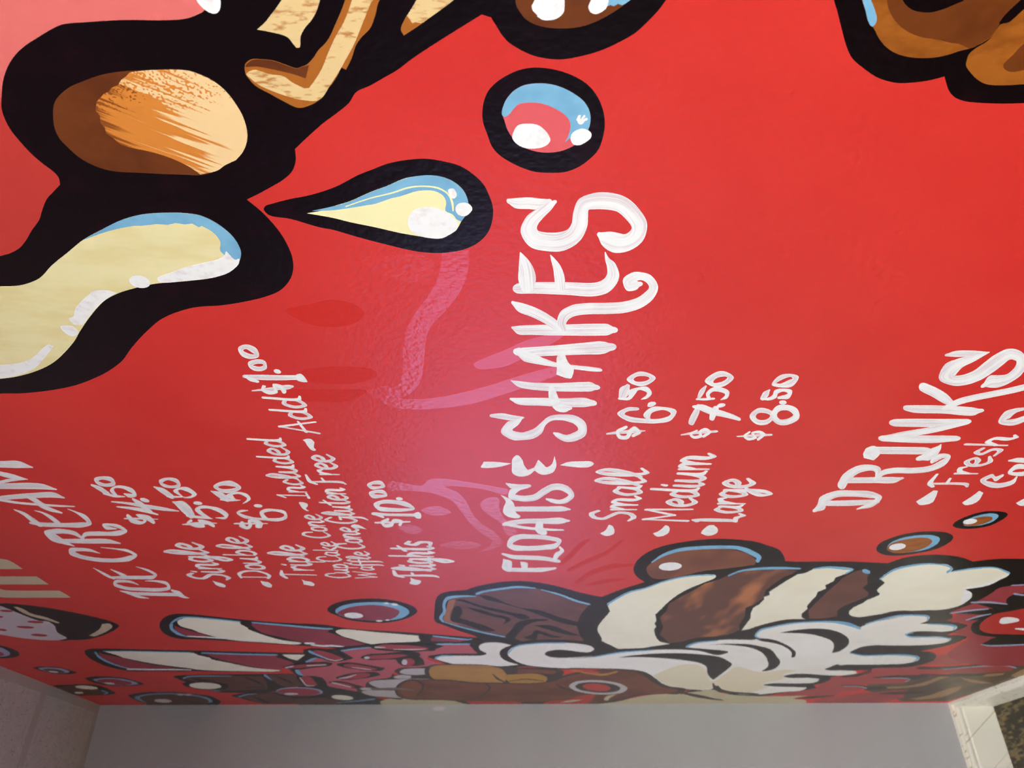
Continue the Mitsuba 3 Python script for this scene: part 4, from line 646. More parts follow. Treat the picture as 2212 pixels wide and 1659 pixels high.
paint('painted_menu_line', 'white brush line reading Large $8.50, third line under FLOATS & SHAKES', 'lettering', None, -0.78, 1.14, 0, [
 ('dash', 'white', 'P2.7 -1858,-15! -1858,-85! -1996,-170 -2121,-194 -2216,-157 -2248,-81 -2152,36! -1996,24'),
 ('letter', 'white_brushed', 'S1 -1721,179,-23,20 -1675,231,12,39 -1668,172,41,1 -1702,-310,40,-10 -1721,-354,19,-8|S1 -1731,-349,-4,30 -1597,-329,12,39 -1521,-399,-1,41 -1454,-332,-14,14'),
 ('letter', 'white_brushed', 'S1 -1223,-33,-12,-28 -1316,5,13,-38 -1411,-160,40,-4 -1357,-322,11,39 -1256,-234,-35,20 -1211,-8,-20,4|S1 -1211,-20,30,-3 -1236,-261,36,19 -1175,-297,10,18'),
 ('letter', 'white_brushed', 'S1 -1124,19,30,-1 -1133,-310,20,-1|S1 -1124,-160,-28,11 -1061,-4,-29,28 -974,35,14,38 -945,-22,18,9'),
 ('letter', 'white_brushed', 'S1 -719,20,-10,-29 -824,57,14,-38 -907,-96,41,-3 -852,-245,9,40 -751,-151,-35,20 -707,45,-20,4|S1 -707,45,30,-2 -748,-450,38,-15 -828,-548,-6,-40 -865,-462,-40,3 -760,-302,-31,26 -647,-200,-14,15'),
 ('letter', 'white_brushed', 'S1 -614,-89,-8,29 -479,-51,-24,33 -421,33,-40,-5 -491,97,1,-41 -593,-3,37,-17 -603,-172,37,16 -517,-246,2,41 -378,-148,-12,17'),
 ('dollar_sign', 'white_brushed', 'S2.1 679,252,-13,-4 698,101,-26,-8 717,-99,-21,-7|S2.1 773,150,17,10 698,179,2,16 622,117,-32,-5 660,54,-17,-24 754,108,-14,-19 777,42,-33,-6 717,-21,-3,20 622,6,25,17'),
 ('digit', 'white_brushed', 'R2 1131,213,-6,-34 1225,187,-44,-21 1225,101,-45,-6 1131,3,-7,24 1009,19,44,24 995,122,49,3|R2 1148,0,2,-34 1267,-8,-50,-31 1292,-94,-53,-13 1216,-201,-40,15 1096,-249,30,42 1009,-202,59,28 995,-109,54,5'),
 ('dot', 'white', 'P1.9 1394,-58 1374,-59 1359,-50 1353,-32 1359,-11 1374,7 1394,19 1414,20 1429,11 1434,-7 1429,-28 1414,-46'),
 ('digit', 'white_brushed', 'S1.9 1628,186,9,8 1558,199,35,33 1479,209,28,27|S1.9 1463,221,-11,-3 1463,137,-28,-12 1511,101,-30,-26 1590,108,-32,-26 1628,54,-28,-9 1590,-29,-19,17 1511,-33,36,25 1487,35,28,11'),
 ('digit', 'white_brushed', 'R1.8 1742,175,12,-20 1839,152,-35,-22 1890,72,-26,-8 1846,-3,-12,26 1758,13,55,35 1712,97,35,11'),
])
paint('painted_menu_line', 'white brush line reading Fresh S, first line under DRINKS, cut by the right edge', 'lettering', None, -0.77, 0.87, 0, [
 ('dash', 'white', 'P2.4 -1169,182! -1015,150 -821,117! -835,60! -1076,-20 -1201,-41 -1280,63'),
 ('letter', 'white_brushed', 'S1 -627,261,24,-1 -644,-194,29,-15 -716,-246,10,-13|S1 -716,183,-16,18 -627,261,-14,29 -362,302,-2,16|S1 -629,55,-5,24 -480,84,-3,16'),
 ('letter', 'white_brushed', 'S1 -343,88,24,0 -349,-175,16,0|S1 -341,-55,-22,11 -281,68,-21,24 -196,98,11,30 -167,52,14,9'),
 ('letter', 'white_brushed', 'S1 -135,-27,-5,24 -2,1,-16,28 55,66,-32,-4 -16,119,0,-32 -115,41,29,-15 -123,-93,29,14 -37,-154,2,32 99,-79,-8,14'),
 ('letter', 'white_brushed', 'S1 299,106,-6,-24 206,128,13,-30 159,49,31,8 271,-20,29,13 254,-117,22,-24 117,-125,1,-16'),
 ('letter', 'white_brushed', 'S1 398,351,24,-1 369,-128,16,-1|S1 377,6,-21,13 459,135,-9,31 530,102,28,17 520,-71,31,10 559,-116,3,32 609,-75,-10,12'),
 ('letter', 'white_brushed', 'S2 1172,140,25,18 1128,222,43,33 1038,253,64,62 924,241,-24,29 882,144,-63,-34 914,67,-60,-44 1007,7,-47,-38'),
])
paint('painted_menu_line', 'white brush line reading Co, second line under DRINKS, cut by the right edge', 'lettering', None, -0.83, 0.82, 0, [
 ('dash', 'white', 'P2.4 -601,65! -416,41 -236,36! -296,-46! -539,-114 -633,-100 -681,-21'),
 ('letter', 'white_brushed', 'S2.3 189,-5,30,24 106,15,64,35 189,121,49,26 79,157,9,41 -34,35,-72,-27 -77,-149,-64,-38 22,-239,-47,-40 161,-207,-14,-15|R2.2 297,-46,10,-23 428,-41,-57,-41 415,-166,-41,-5 270,-252,42,45 243,-136,48,25|S2.2 595,120,-23,-14 608,40,-58,-34 582,-148,-58,-33'),
])
paint('painted_menu_line', 'white brush dash of a third line under DRINKS at the right edge', 'lettering', None, -0.89, 0.75, 0, [
 ('dash', 'white', 'P2.4 -19,53! 121,30 228,-19 121,-121! -67,-143 -105,-62'),
])
paint('painted_sign_letters', 'cream block letters painted at the left edge below ICE CREAM', 'lettering', None, -1.21, 2.23, 0, [
 ('letter', 'cream_flat', 'P3 1080,-16! 1078,-516 890,-533! 676,-522! 659,236!'),
 ('letter', 'cream_flat', 'P3.2 316,442! 311,-549! 79,-535! -95,-534! -89,684!'),
 ('letter', 'cream_flat', 'P3.3 -67,671! -69,341! -314,398 -382,381 -419,275 -433,-537! -619,-543! -820,-538! -804,620 -779,664 -753,1081!'),
])
paint('painted_striped_roll', 'brown and cream striped sweet roll with black outline above the whipped cream', 'painting', None, -1.26, 0.95, 0, [
 ('outline', 'ink', 'P3.1 -235,3368! -358,3020! 45,2748 470,2385! 791,2572 1119,2666 1469,2671 1802,2594 2119,2396 2321,2067 2419,1725 2418,1483 2317,1077 2182,875 1973,614 1684,448 1478,363! 1451,166 1457,-92 1455,-614 1376,-1274! 1452,-1311 1640,-1435 1756,-1765 1711,-2107 1599,-2357 1447,-2567! 1541,-2777 1577,-3016 1557,-3417! -280,-4513! 9,-3762 -132,-3768 -373,-3827 -774,-3744 -1305,-3633 -1586,-3790 -2115,-3960 -2737,-3419 -2923,-2126 -4562,476 -4704,2140 -4540,2721 -4074,3314 -2060,3359'),
 ('cream_stripe', 'cream_far', 'P3.5 -2062,3090! -1767,3061 -1482,2994! -1099,2987 -888,2857 -482,2770 -96,2586 134,2361 490,2110 745,1745 869,1432 806,1281 701,1270 443,1405 130,1577 -196,1699 -689,1798 -1160,1852 -1434,1891! -1835,1799! -2072,1800! -2255,1728! -2504,1736! -3026,1614 -3438,1456 -3653,1205! -3868,1526 -4162,1935 -4236,2163! -3786,2437 -3288,2741 -2751,2933 -2494,3033!'),
 ('blue_rim', 'blue', 'S3.4 -2686,2970,11,-10 -2245,3040,-15,-37 -1710,3019,-36,-22 -1153,2981,-33,-14 -622,2812,-43,-13 -87,2587,-39,-10 153,2336,-31,-8 542,2050,-29,-8 795,1688,-29,-7 844,1331,-25,-6', 'light blue edge'),
 ('brown_stripe', 'choc_mottled', 'P3.4 -1661,1765! -1215,1718! -740,1759! -293,1607 84,1467! 399,1367! 572,1212 826,1082 1010,860 1030,832 1069,575 1088,313 1067,39! 863,67! 738,150! 393,209! 31,243! -399,161! -750,195! -1010,306! -1558,173! -2206,114! -2517,15! -2839,118 -2970,300 -3340,737 -3581,1218! -2893,1551! -2318,1585!'),
 ('blue_rim', 'blue', 'S3 817,1067,-31,-12 1010,961,-35,-12 1130,726,-50,-16 1168,338,-56,-17 1147,46,-36,-12'),
 ('cream_stripe', 'cream_far', 'P3.3 -2581,-36! -2085,-2! -1673,30! -1391,109! -1011,168! -802,120! -498,118! -350,161! -230,94! -63,158! 348,83! 523,54! 862,-28! 944,-136 1126,-208 1224,-439 1183,-719 1103,-831 900,-802! 691,-704! 519,-740! 299,-680! 118,-760! -68,-683! -307,-737! -553,-749! -911,-782! -1070,-851! -1397,-853! -1623,-928 -1797,-1067! -2090,-675 -2394,-269'),
 ('blue_rim', 'blue', 'S3 1134,-205,-24,-9 1204,-380,-40,-15 1143,-668,-55,-19 1071,-830,-14,21 908,-799,25,14'),
 ('brown_stripe', 'choc', 'P3.3 -1739,-1112! -1178,-904! -554,-869 117,-846! 387,-845! 648,-830! 940,-894 1082,-1000 939,-1165! 689,-1227! 385,-1366! 160,-1372! -120,-1587! -312,-1652! -608,-1563 -916,-1456 -1182,-1449! -1571,-1579! -1712,-1359'),
 ('blue_rim', 'blue', 'P3 948,-1173 905,-1178 888,-1157 902,-1118 942,-1070 998,-1027 1054,-1000 1095,-996 1112,-1016 1098,-1055 1059,-1102 1004,-1146'),
 ('cream_tuft', 'cream_far', 'P3.2 -1292,-1699 -1022,-1671 -711,-1730! -559,-1728! -265,-1828! -169,-1802! 20,-1672 158,-1649! 427,-1634! 623,-1473! 855,-1450 1140,-1528 1316,-1713 1353,-2025 1314,-2242 1116,-2428! 995,-2449! 1095,-2619 1174,-2845 1173,-3046 1051,-3288 908,-3450 720,-3503 462,-3439 82,-3146! -178,-3413 -520,-3549 -877,-3569 -1114,-3427 -1192,-3030 -1271,-2598 -1518,-2231 -1631,-2038 -1544,-1845'),
 ('blue_rim', 'blue', 'S3 636,-1468,-29,-18 1060,-1496,-37,-22 1296,-1722,-35,-18 1353,-2025,-23,-10 1136,-2391,-12,11 974,-2412,40,32'),
 ('blue_rim', 'blue', 'S3 982,-2462,-16,-9 1134,-2733,-32,-18 1181,-3041,-24,-12 929,-3425,-43,-20'),
 ('highlight', 'white', 'S3.1 95,-3139,-36,-21 365,-3422,-51,-33 838,-3463,-22,-16'),
 ('highlight', 'white', 'P3.3 35,-3171! -178,-3406 -495,-3536 -851,-3555! -371,-3345'),
 ('ball', 'choc_glow', 'P2.9 1157,2466 1430,2431 1692,2347 1943,2115 2030,1758 2011,1380 1940,1206 1723,957 1499,830 1327,795! 1230,1019 1132,1259 1033,1536 746,1882 629,2135 727,2316', 'round brown ball on top'),
 ('blue_rim', 'blue', 'S2.9 1449,2428,-19,-7 1728,2328,-46,-16 1978,2122,-65,-18 2082,1770,-66,-16 2098,1402,-66,-16 2062,1238,-75,-14 1868,998,-89,-8 1630,816,-23,31 1499,804,41,37'),
 ('highlight', 'white', 'P3 1282,1931 1184,1935 1104,1984 1064,2068 1076,2161 1136,2240 1227,2282 1324,2276 1402,2226 1440,2144 1429,2052 1371,1975'),
])
paint('painted_brownie', 'brown cracked brownie chunk with black outline, left of the striped roll', 'painting', None, -1.42, 1.42, 1, [
 ('outline', 'ink', 'P3.6 -105,1363! 664,1284 1072,1236 1365,1162 1563,1003 1668,668! 1849,491 2091,67 2123,-348 1932,-773 1446,-1377 1227,-1734! 376,-1937! -788,-1824 -1778,-2014 -2501,-1909 -2563,-453 -2559,-87 -2038,554 -1966,693! -1550,574 -988,924 -519,1225 -339,1341'),
 ('cake', 'choc', 'P3.6 -222,1196 504,1090 1071,1007 1243,878 1289,540! 1457,461 1643,213 1778,-143 1799,-426 1661,-644 1157,-1107 802,-1509! 159,-1412 -419,-1396! -785,-1425! -1366,-1523! -1775,-1645! -1911,-1144 -1905,-438 -1590,-188! -1223,-253 -654,-393! -1421,-83! -1420,37! -1056,423 -582,903'),
 ('cake_glow', 'caramel_dull', 'P3.6 -222,1196! 504,1090 1071,999! 1169,868! 714,939 231,1031 -223,1044 -522,867! -491,979'),
 ('groove', 'ink', 'P3.6 -165,1056! 662,927 713,833 394,796 -51,874! -226,723 -586,411 -962,186! -992,421 -462,815 -253,1029'),
 ('groove', 'ink', 'P3.5 1120,900! 1119,738 918,583 710,379 497,108 278,-155 166,-360 -32,-460 -146,-319 168,-78 552,383 918,673'),
 ('groove', 'ink', 'P3.5 1361,464! 1361,334 1165,147 914,0! 601,-305 466,-616 -8,-1030 -359,-1423! -662,-1448! -357,-1051 164,-627 494,-353 914,74 1117,324'),
 ('groove', 'ink', 'P3.6 660,715! 499,461 170,157 -1,-47 -174,-103 -528,50! -173,1 58,237 392,541'),
 ('groove', 'ink', 'P3.8 -1420,20! -901,-115 -410,-210 -176,-399 -150,-798 -208,-817 -323,-564 -653,-377 -1158,-252 -1625,-188!'),
 ('groove', 'ink', 'P3.8 -563,-555! -596,-901 -1037,-1260 -1366,-1540! -1298,-1278 -780,-744'),
 ('groove', 'ink', 'P3.9 -1490,-377 -1291,-527 -968,-585 -968,-668 -1295,-936 -1497,-1189! -1495,-947 -1227,-661 -1629,-640 -1627,-466'),
 ('blue_rim', 'blue', 'S3.5 -293,1201,32,-16 -49,1226,4,-32 396,1125,-20,-25 819,1106,-17,-25 1170,1030,-74,-12 1315,801,-53,1 1323,531,-24,1', 'light blue rim'),
 ('blue_rim', 'blue', 'S3.2 1480,475,-63,-4 1597,357,-50,-2 1734,69,-50,-2 1832,-213,-50,-1 1767,-497,-23,0', 'light blue rim'),
 ('blue_rim', 'blue', 'S3.3 1684,-614,-18,1 1401,-945,-45,2 1032,-1265,-53,1 843,-1498,-45,-1', 'light blue rim'),
 ('blue_rim', 'blue', 'S3.8 -281,1208,-23,3 -644,906,-41,5 -1120,425,-51,4 -1433,28,-39,2', 'light blue rim'),
])
paint('painted_whipped_cream', 'big white whipped cream swirl with curling black lines below the striped roll', 'painting', None, -1.73, 0.89, 2, [
 ('outline', 'ink', 'P4.3 -228,6994! -66,7055 170,6793 240,5916! 698,6010 1133,5852 1341,5566 1127,5215 1403,4692 1326,3813 966,3158 595,3004 615,2820 902,1778 1532,1373 1724,189 2125,448 2855,1 2908,-626 2786,-1400 2483,-1667! 2959,-1734 3406,-2193 2718,-1563 3402,-1853 3453,-2378 3229,-2879 2765,-3270 2644,-3527 2521,-3755 2397,-3853 2147,-3883 1758,-3774 1689,-4069 1484,-4306 1064,-4301 626,-4121 324,-3860! 244,-4159 -157,-4476 -658,-4613 -1180,-4444 -1443,-3551 -1723,-3626 -2107,-3618 -2400,-3313 -2347,-3081 -1939,-2713 -1617,-3575 -1902,-3693 -2290,-3495 -2383,-2897 -2689,-2988 -3108,-2945 -3376,-2820 -3767,-3002 -4051,-2828 -4516,-2291 -4877,-1933 -4867,-1225 -4313,-620 -4573,-1090 -4327,-566 -3973,-300 -4080,289 -3786,844 -3227,1299 -2290,1713 -1800,1997 -1542,2361 -1416,2963 -1407,3769 -1433,3796 -1289,4406 -1105,4850 -1233,5406 -1048,5998 -1043,6393 -735,6707'),
 ('cream_tail', 'whip', 'P4.3 -229,6899 -28,6808 9,6524 6,6149 42,5810 199,5723 547,5852 845,5875 1097,5782 1201,5568 1129,5356 948,5178! 766,5304 467,5414 157,5435 -245,5381 -579,5248 -909,4992! -1054,5405 -916,5993 -911,6386 -649,6662'),
 ('cream_swirl', 'whip', 'P4.2 155,5258 690,5177 982,4947 1135,4507 1153,4065 1042,3702 822,3449 561,3369 333,3439 335,3642 491,3930 531,4207 342,4400 147,4428 -93,4324 -217,4071 -180,3694 -63,3326 -344,3845 -120,3293 271,2775 460,2340 544,1620 409,1041 13,503 287,364 598,991 714,1326 825,1403 1113,1284 1287,968 1388,641 1383,93 1426,82 1249,-321 1528,24 1732,186 2123,195 2373,17 2615,-237 2721,-529 2742,-929 2637,-1294 2484,-1551 2297,-1742! 2482,-1767 2840,-1945 3155,-2308 2657,-1767 2892,-1913 3149,-2122 3186,-2502 3145,-2681 3002,-2806 2768,-2861 2577,-2804! 2575,-3035 2524,-3308 2461,-3538 2306,-3692 2116,-3730 1989,-3573 2023,-3301 1993,-2975 1864,-2898 1731,-2941 1596,-3072 1594,-3334 1591,-3684 1487,-3928 1348,-4050 1137,-4067 959,-3904 854,-3503 859,-2957 862,-2594 679,-2396 338,-2347 222,-2355 103,-2458 -60,-2787 -23,-3151 -5,-3711 -153,-4007 -359,-4189 -611,-4239 -868,-4102 -951,-3743 -989,-3164 -984,-2766 -1027,-2583 -901,-2529 -1282,-2431 -1437,-2407 -1587,-2542 -1610,-2918 -1726,-3271 -1946,-3359 -2139,-3184 -2184,-2823 -1980,-2125 -2025,-1787 -2249,-1659 -2451,-1861 -2478,-2400 -2685,-2708 -2999,-2732 -3153,-2305 -3145,-1646 -3337,-1461 -3527,-1761 -3648,-2468 -3764,-2753 -4050,-2737 -4336,-2235 -4594,-1850 -4620,-1160 -3905,-520 -3411,-256 -3857,-228 -3907,325 -3618,831 -3067,1261 -2142,1674 -1659,1957 -1423,2357 -1324,2973 -1270,3779 -1296,3806 -1154,4412 -928,4815 -413,5114'),
 ('cream_shade', 'whip_shade', 'P4.8 -2142,1632! -1297,1371 -856,1060 -1035,706 -1583,444 -2358,205 -2872,-42 -1683,-131! -1212,-163 -1775,-925 -1500,-1455 -1644,-1807! -2023,-1599 -2268,-1634 -2522,-1884! -3089,-1454 -3358,-1423 -3638,-1705! -4442,-1344 -4317,-851 -3734,-479 -3411,-256 -3743,-179 -3850,337 -3562,841 -2961,1280', 'beige shading'),
 ('swirl_line', 'ink', 'P4.4 -207,2752! -47,2546 162,2015 204,1463 97,973 -189,435 -608,139 -955,-27 -1495,-43 -2664,7! -2358,163 -1772,370 -1216,507 -773,764 -513,1130 -258,1754 -154,2342'),
 ('swirl_line', 'ink', 'P4.2 931,975! 1036,642 1033,338 1004,142 819,-179 518,-505 -111,-826 -782,-1114 -1314,-1174 -1589,-1095 -1681,-938! -1221,-946 -607,-774 211,-410 673,-39 860,283 973,672'),
 ('swirl_line', 'ink', 'P4.1 1515,108! 1389,-279 961,-696 513,-1003 204,-1159 -197,-1253 -237,-1199! 205,-1066 666,-807 1035,-475 1307,-39'),
 ('swirl_line', 'ink', 'P3.9 1926,-271! 2117,-481 2241,-859 2143,-1230 1783,-1621 1305,-1919 802,-2069 350,-2076 196,-1966! 731,-1814 1238,-1581 1585,-1262 1822,-920 1910,-548'),
 ('blue_rim', 'blue', 'S3.8 1494,14,35,4 1718,168,11,-16 2123,195,-49,-22 2373,17,-42,-15 2603,-241,-42,-15 2743,-684,-42,-15 2717,-1101,-71,-25 2576,-1400,-118,-38 2297,-1725,-89,-27', 'light blue edges'),
 ('blue_rim', 'blue', 'S3.6 2584,-1764,-29,-14 2880,-1918,-40,-20 3138,-2127,-45,-22 3175,-2508,-45,-21 3105,-2716,-49,-8 2856,-2835,0,16', 'light blue edges'),
 ('blue_rim', 'blue', 'S3.7 2557,-3011,-30,-14 2518,-3311,-43,-20 2399,-3594,-47,-3 2148,-3697,18,22', 'light blue edges'),
 ('blue_rim', 'blue', 'S3.9 1883,-2975,26,13 1798,-2902,20,31 1616,-3045,-51,-19 1558,-3525,-34,-16 1487,-3892,-40,-17 1334,-4040,-37,-13', 'light blue edges'),
 ('blue_rim', 'blue', 'S4.3 167,-2396,-39,-14 -60,-2787,-48,-19 -1,-3331,-48,-21 -86,-3862,-80,-33 -301,-4124,-35,17 -670,-4208,37,25', 'light blue edges'),
 ('blue_rim', 'blue', 'S4.3 -246,6891,-59,-2 -28,6770,-54,1 9,6524,-32,2'),
 ('blue_rim', 'blue', 'S4.1 234,5240,-44,-11 801,5106,-46,-6 1087,4682,-43,-2 1146,4064,-43,-3'),
 ('blue_rim', 'blue', 'S4.2 -120,3293,-40,-6 271,2775,-54,-8 503,2071,-38,-7'),
 ('blue_rim', 'blue', 'S4 825,1385,-81,-25 1099,1281,-55,-15 1286,880,-35,-9'),
])
paint('painted_cherry', 'red cherry with black leaves at the right edge beside the whipped cream', 'painting', None, -1.45, 0.47, 3, [
 ('pulp', 'pink_dull', 'P3.7 -5,962! 314,946 595,1199! 1126,1056 1768,1061 2002,1090 2182,907 2270,675! -3920,-3018! -3907,-1810 -2717,-414 -1809,-228 -1385,-168 -910,406! -402,364'),
 ('fruit_outline', 'ink', 'P3.7 -655,147 -159,360 195,370 643,331 1323,110! -1294,-1451! -1254,-728 -1047,-181'),
 ('leaf', 'leaf_black', 'P3.4 1203,1112! 1201,870 1070,417! 1426,604 1573,629 1718,609 1620,287! 640,-298! 308,144 79,340 22,602! 395,383! 512,1157! 781,641! 807,500!'),
 ('fruit', 'cherry', 'P3.7 -467,79 -40,243 421,287 642,95 909,-137! -1057,-1310! -1019,-770 -950,-387 -721,-91'),
 ('leaf', 'leaf_black', 'P4 -1871,-712! -1321,-678 -1173,-857 -1124,-1350! -1859,-1789! -1948,-1116'),
 ('leaf_light', 'lilac', 'S3.4 1203,1097,-41,-22 1201,794,-51,-27 1096,432,-31,-17', 'pale lilac strokes'),
 ('leaf_light', 'lilac', 'S3.5 512,1149,-22,-12 675,896,-43,-24 781,610,-27,-15', 'pale lilac strokes'),
 ('leaf_light', 'lilac', 'S3.6 51,601,-28,-17 282,514,-44,-27 451,382,-27,-17', 'pale lilac strokes'),
 ('leaf_light', 'lilac', 'S3.3 1694,610,-48,-26 1571,258,-48,-27', 'pale lilac strokes'),
 ('leaf_light', 'lilac', 'S3.2 2173,930,-27,-16 2226,649,-31,-19', 'pale lilac strokes'),
 ('leaf_light', 'lilac', 'S4 -1871,-712,-22,-11 -1976,-950,-59,-32 -1867,-1793,-58,-35', 'pale lilac strokes'),
 ('highlight', 'white', 'P3.6 -72,-93 192,-1 249,-82 102,-375 -45,-445 -164,-366 -223,-235'),
 ('highlight', 'white', 'S3.8 -598,-750,-51,-29 -632,-938,-96,-56 -632,-1057,-96,-57'),
])
paint('painted_bean', 'orange-brown oval bean with black outline, the larger of two under DRINKS', 'painting', None, -1.04, 0.83, 0, [
 ('outline', 'ink', 'P2.8 -184,379 59,416 293,316 463,111 499,-153 443,-377 252,-551 56,-585 -188,-530 -397,-288 -482,-25 -417,184'),
 ('blue_rim', 'blue', 'P2.8 -144,234 58,271 235,205 361,-7 349,-226 214,-377 16,-431 -167,-402 -333,-183 -353,32 -268,158', 'light blue rim'),
 ('fill', 'caramel_brush', 'P2.8 -144,234 38,248 176,150 273,-49 234,-210 96,-319 -64,-338 -228,-284 -354,-118 -353,32 -268,158'),
 ('highlight', 'white', 'P2.8 -43,1 -114,-17 -180,-4 -222,39 -228,99 -198,160 -139,206 -68,223 -4,209 37,167 43,107 14,47'),
])
paint('painted_bean', 'orange-brown oval bean with black outline, the smaller of two under DRINKS', 'painting', None, -0.95, 0.78, 0, [
 ('outline', 'ink', 'P2.6 -164,201 -23,219 166,155 300,27 316,-149 266,-297 182,-365 45,-382 -166,-336 -292,-155 -291,26 -236,137'),
 ('blue_rim', 'blue', 'P2.6 -129,68 12,101 149,52 243,-71 216,-205 131,-266 -24,-285 -147,-216 -194,-75 -183,27', 'light blue rim'),
 ('fill', 'caramel_brush', 'P2.6 -129,68 -6,78 98,11 149,-95 114,-195 11,-238 -112,-196 -183,-97 -172,19'),
 ('highlight', 'white', 'P2.6 5,-47 -43,-62 -88,-52 -118,-19 -123,27 -104,74 -65,110 -17,124 27,114 56,81 62,36 43,-11'),
])
paint('painted_red_bubble', 'flattened red bubble with light blue rim and black outline below the Flights line', 'painting', None, -1.39, 1.66, 0, [
 ('outline', 'ink', 'P3.5 243,854 504,726 756,455 868,140 866,-227 649,-569 391,-736 125,-777 -149,-679 -460,-439 -663,-92 -649,229 -453,597 -139,775 82,864'),
 ('blue_rim', 'blue', 'P3.5 135,730 399,596 604,333 678,23 651,-271 522,-479 233,-612 44,-622 -317,-456 -488,-196 -514,128 -425,433 -252,640 -29,731', 'light blue rim'),
 ('fill', 'wine', 'P3.5 -29,723 107,666 346,454 500,126 472,-171 288,-374 127,-446 -147,-382 -430,-203 -503,126 -414,431 -252,624'),
 ('highlight', 'white', 'P3.6 -187,270 -275,310 -331,385 -339,476 -296,557 -215,607 -118,612 -32,571 22,496 29,407 -12,327 -90,277'),
 ('highlight', 'white', 'P3.4 520,-471 486,-458 467,-433 466,-402 485,-375 518,-358 556,-356 589,-369 609,-394 609,-424 591,-451 558,-468'),
 ('highlight', 'white', 'P3.4 607,-317 580,-307 563,-288 559,-265 571,-245 595,-232 624,-230 650,-240 668,-259 671,-282 659,-303 636,-316'),
 ('highlight', 'white', 'P3.7 -527,-43 -557,-31 -578,-6 -586,26 -577,55 -556,75 -527,78 -497,66 -476,41 -469,9 -477,-20 -498,-39'),
 ('highlight', 'white', 'P3.6 -470,-187 -493,-178 -510,-162 -516,-141 -510,-122 -493,-109 -470,-107 -447,-116 -430,-133 -424,-153 -430,-172 -447,-185'),
])
paint('painted_candy_stick', 'pink and cream striped candy stick with rounded tip, upper of two at the left', 'painting', None, -1.55, 1.81, 0, [
 ('outline', 'ink', 'P3.9 787,2827 1140,2649 1424,2429 1561,2206 1520,1911 1187,1156 948,424 793,-369 517,-791 256,-1751 42,-2490 -218,-3332! -563,-3321! -697,-2520 -801,-2067 -974,-1062 -1116,-499 -926,183 -802,691 -596,1343 -409,1985 -309,2471 -217,2868 -15,2963 290,2963'),
 ('cream_band', 'cream_far', 'P3.8 1022,2391 1252,2211 1336,2054 1191,1631 1013,1209! 835,1230! 591,1172! 466,1192! 15,1001 -358,756 -619,400 -732,497 -563,1158 -349,1793 -76,2049 252,2242! 475,2297! 723,2437'),
 ('pink_band', 'wine', 'P3.8 754,2563! 601,2482 317,2336 -42,2123! -53,2382 28,2591 320,2651'),
 ('pink_band', 'wine', 'P3.9 952,970! 769,469 486,-306 489,-438! 268,-327! -60,-517 -401,-713 -740,-938! -983,-451 -759,147 -713,175 -478,437 -134,699 165,960 496,1034 773,1037'),
 ('pink_band', 'wine', 'P4 -415,-2340 -110,-2426 -247,-2726 -422,-3116! -526,-3059 -522,-2708'),
 ('cream_band', 'cream_far', 'P3.9 266,-494 425,-591 442,-777 260,-1248 95,-1731 -40,-2125! -242,-2105! -448,-2128! -517,-2060 -583,-1648 -651,-1287 -742,-1062! -612,-941 -298,-731 -61,-568'),
 ('blue_rim', 'blue', 'S3.7 934,2544,-29,6 1196,2342,-62,15 1348,2144,-39,13 1219,1621,-34,12 1031,1203,-29,10', 'light blue edge'),
 ('blue_rim', 'blue', 'S3.8 845,2578,-32,48 478,2692,-60,46 159,2694,-80,41 -51,2619,-31,14', 'light blue edge'),
 ('blue_rim', 'blue', 'S3.8 964,950,-41,13 737,314,-54,15 517,-312,-56,12 507,-442,-44,9', 'light blue edge'),
 ('blue_rim', 'blue', 'S3.9 -90,-2445,-46,5 -248,-2812,-47,4 -366,-3118,-48,3', 'light blue edge'),
 ('blue_rim', 'blue', 'P4 -402,-3239 -454,-3229 -492,-3205 -506,-3174 -491,-3144 -453,-3123 -401,-3117 -349,-3127 -312,-3151 -298,-3182 -312,-3212 -350,-3233'),
 ('highlight', 'white', 'S3.9 -52,2551,-40,15 -142,2156,-47,16 -225,1892,-47,16'),
 ('highlight', 'white', 'S4 -641,265,-78,18 -649,178,-64,14'),
 ('highlight', 'white', 'S4.1 -799,185,-57,14 -874,-26,-65,14 -856,-189,-72,15 -953,-456,-36,7'),
])
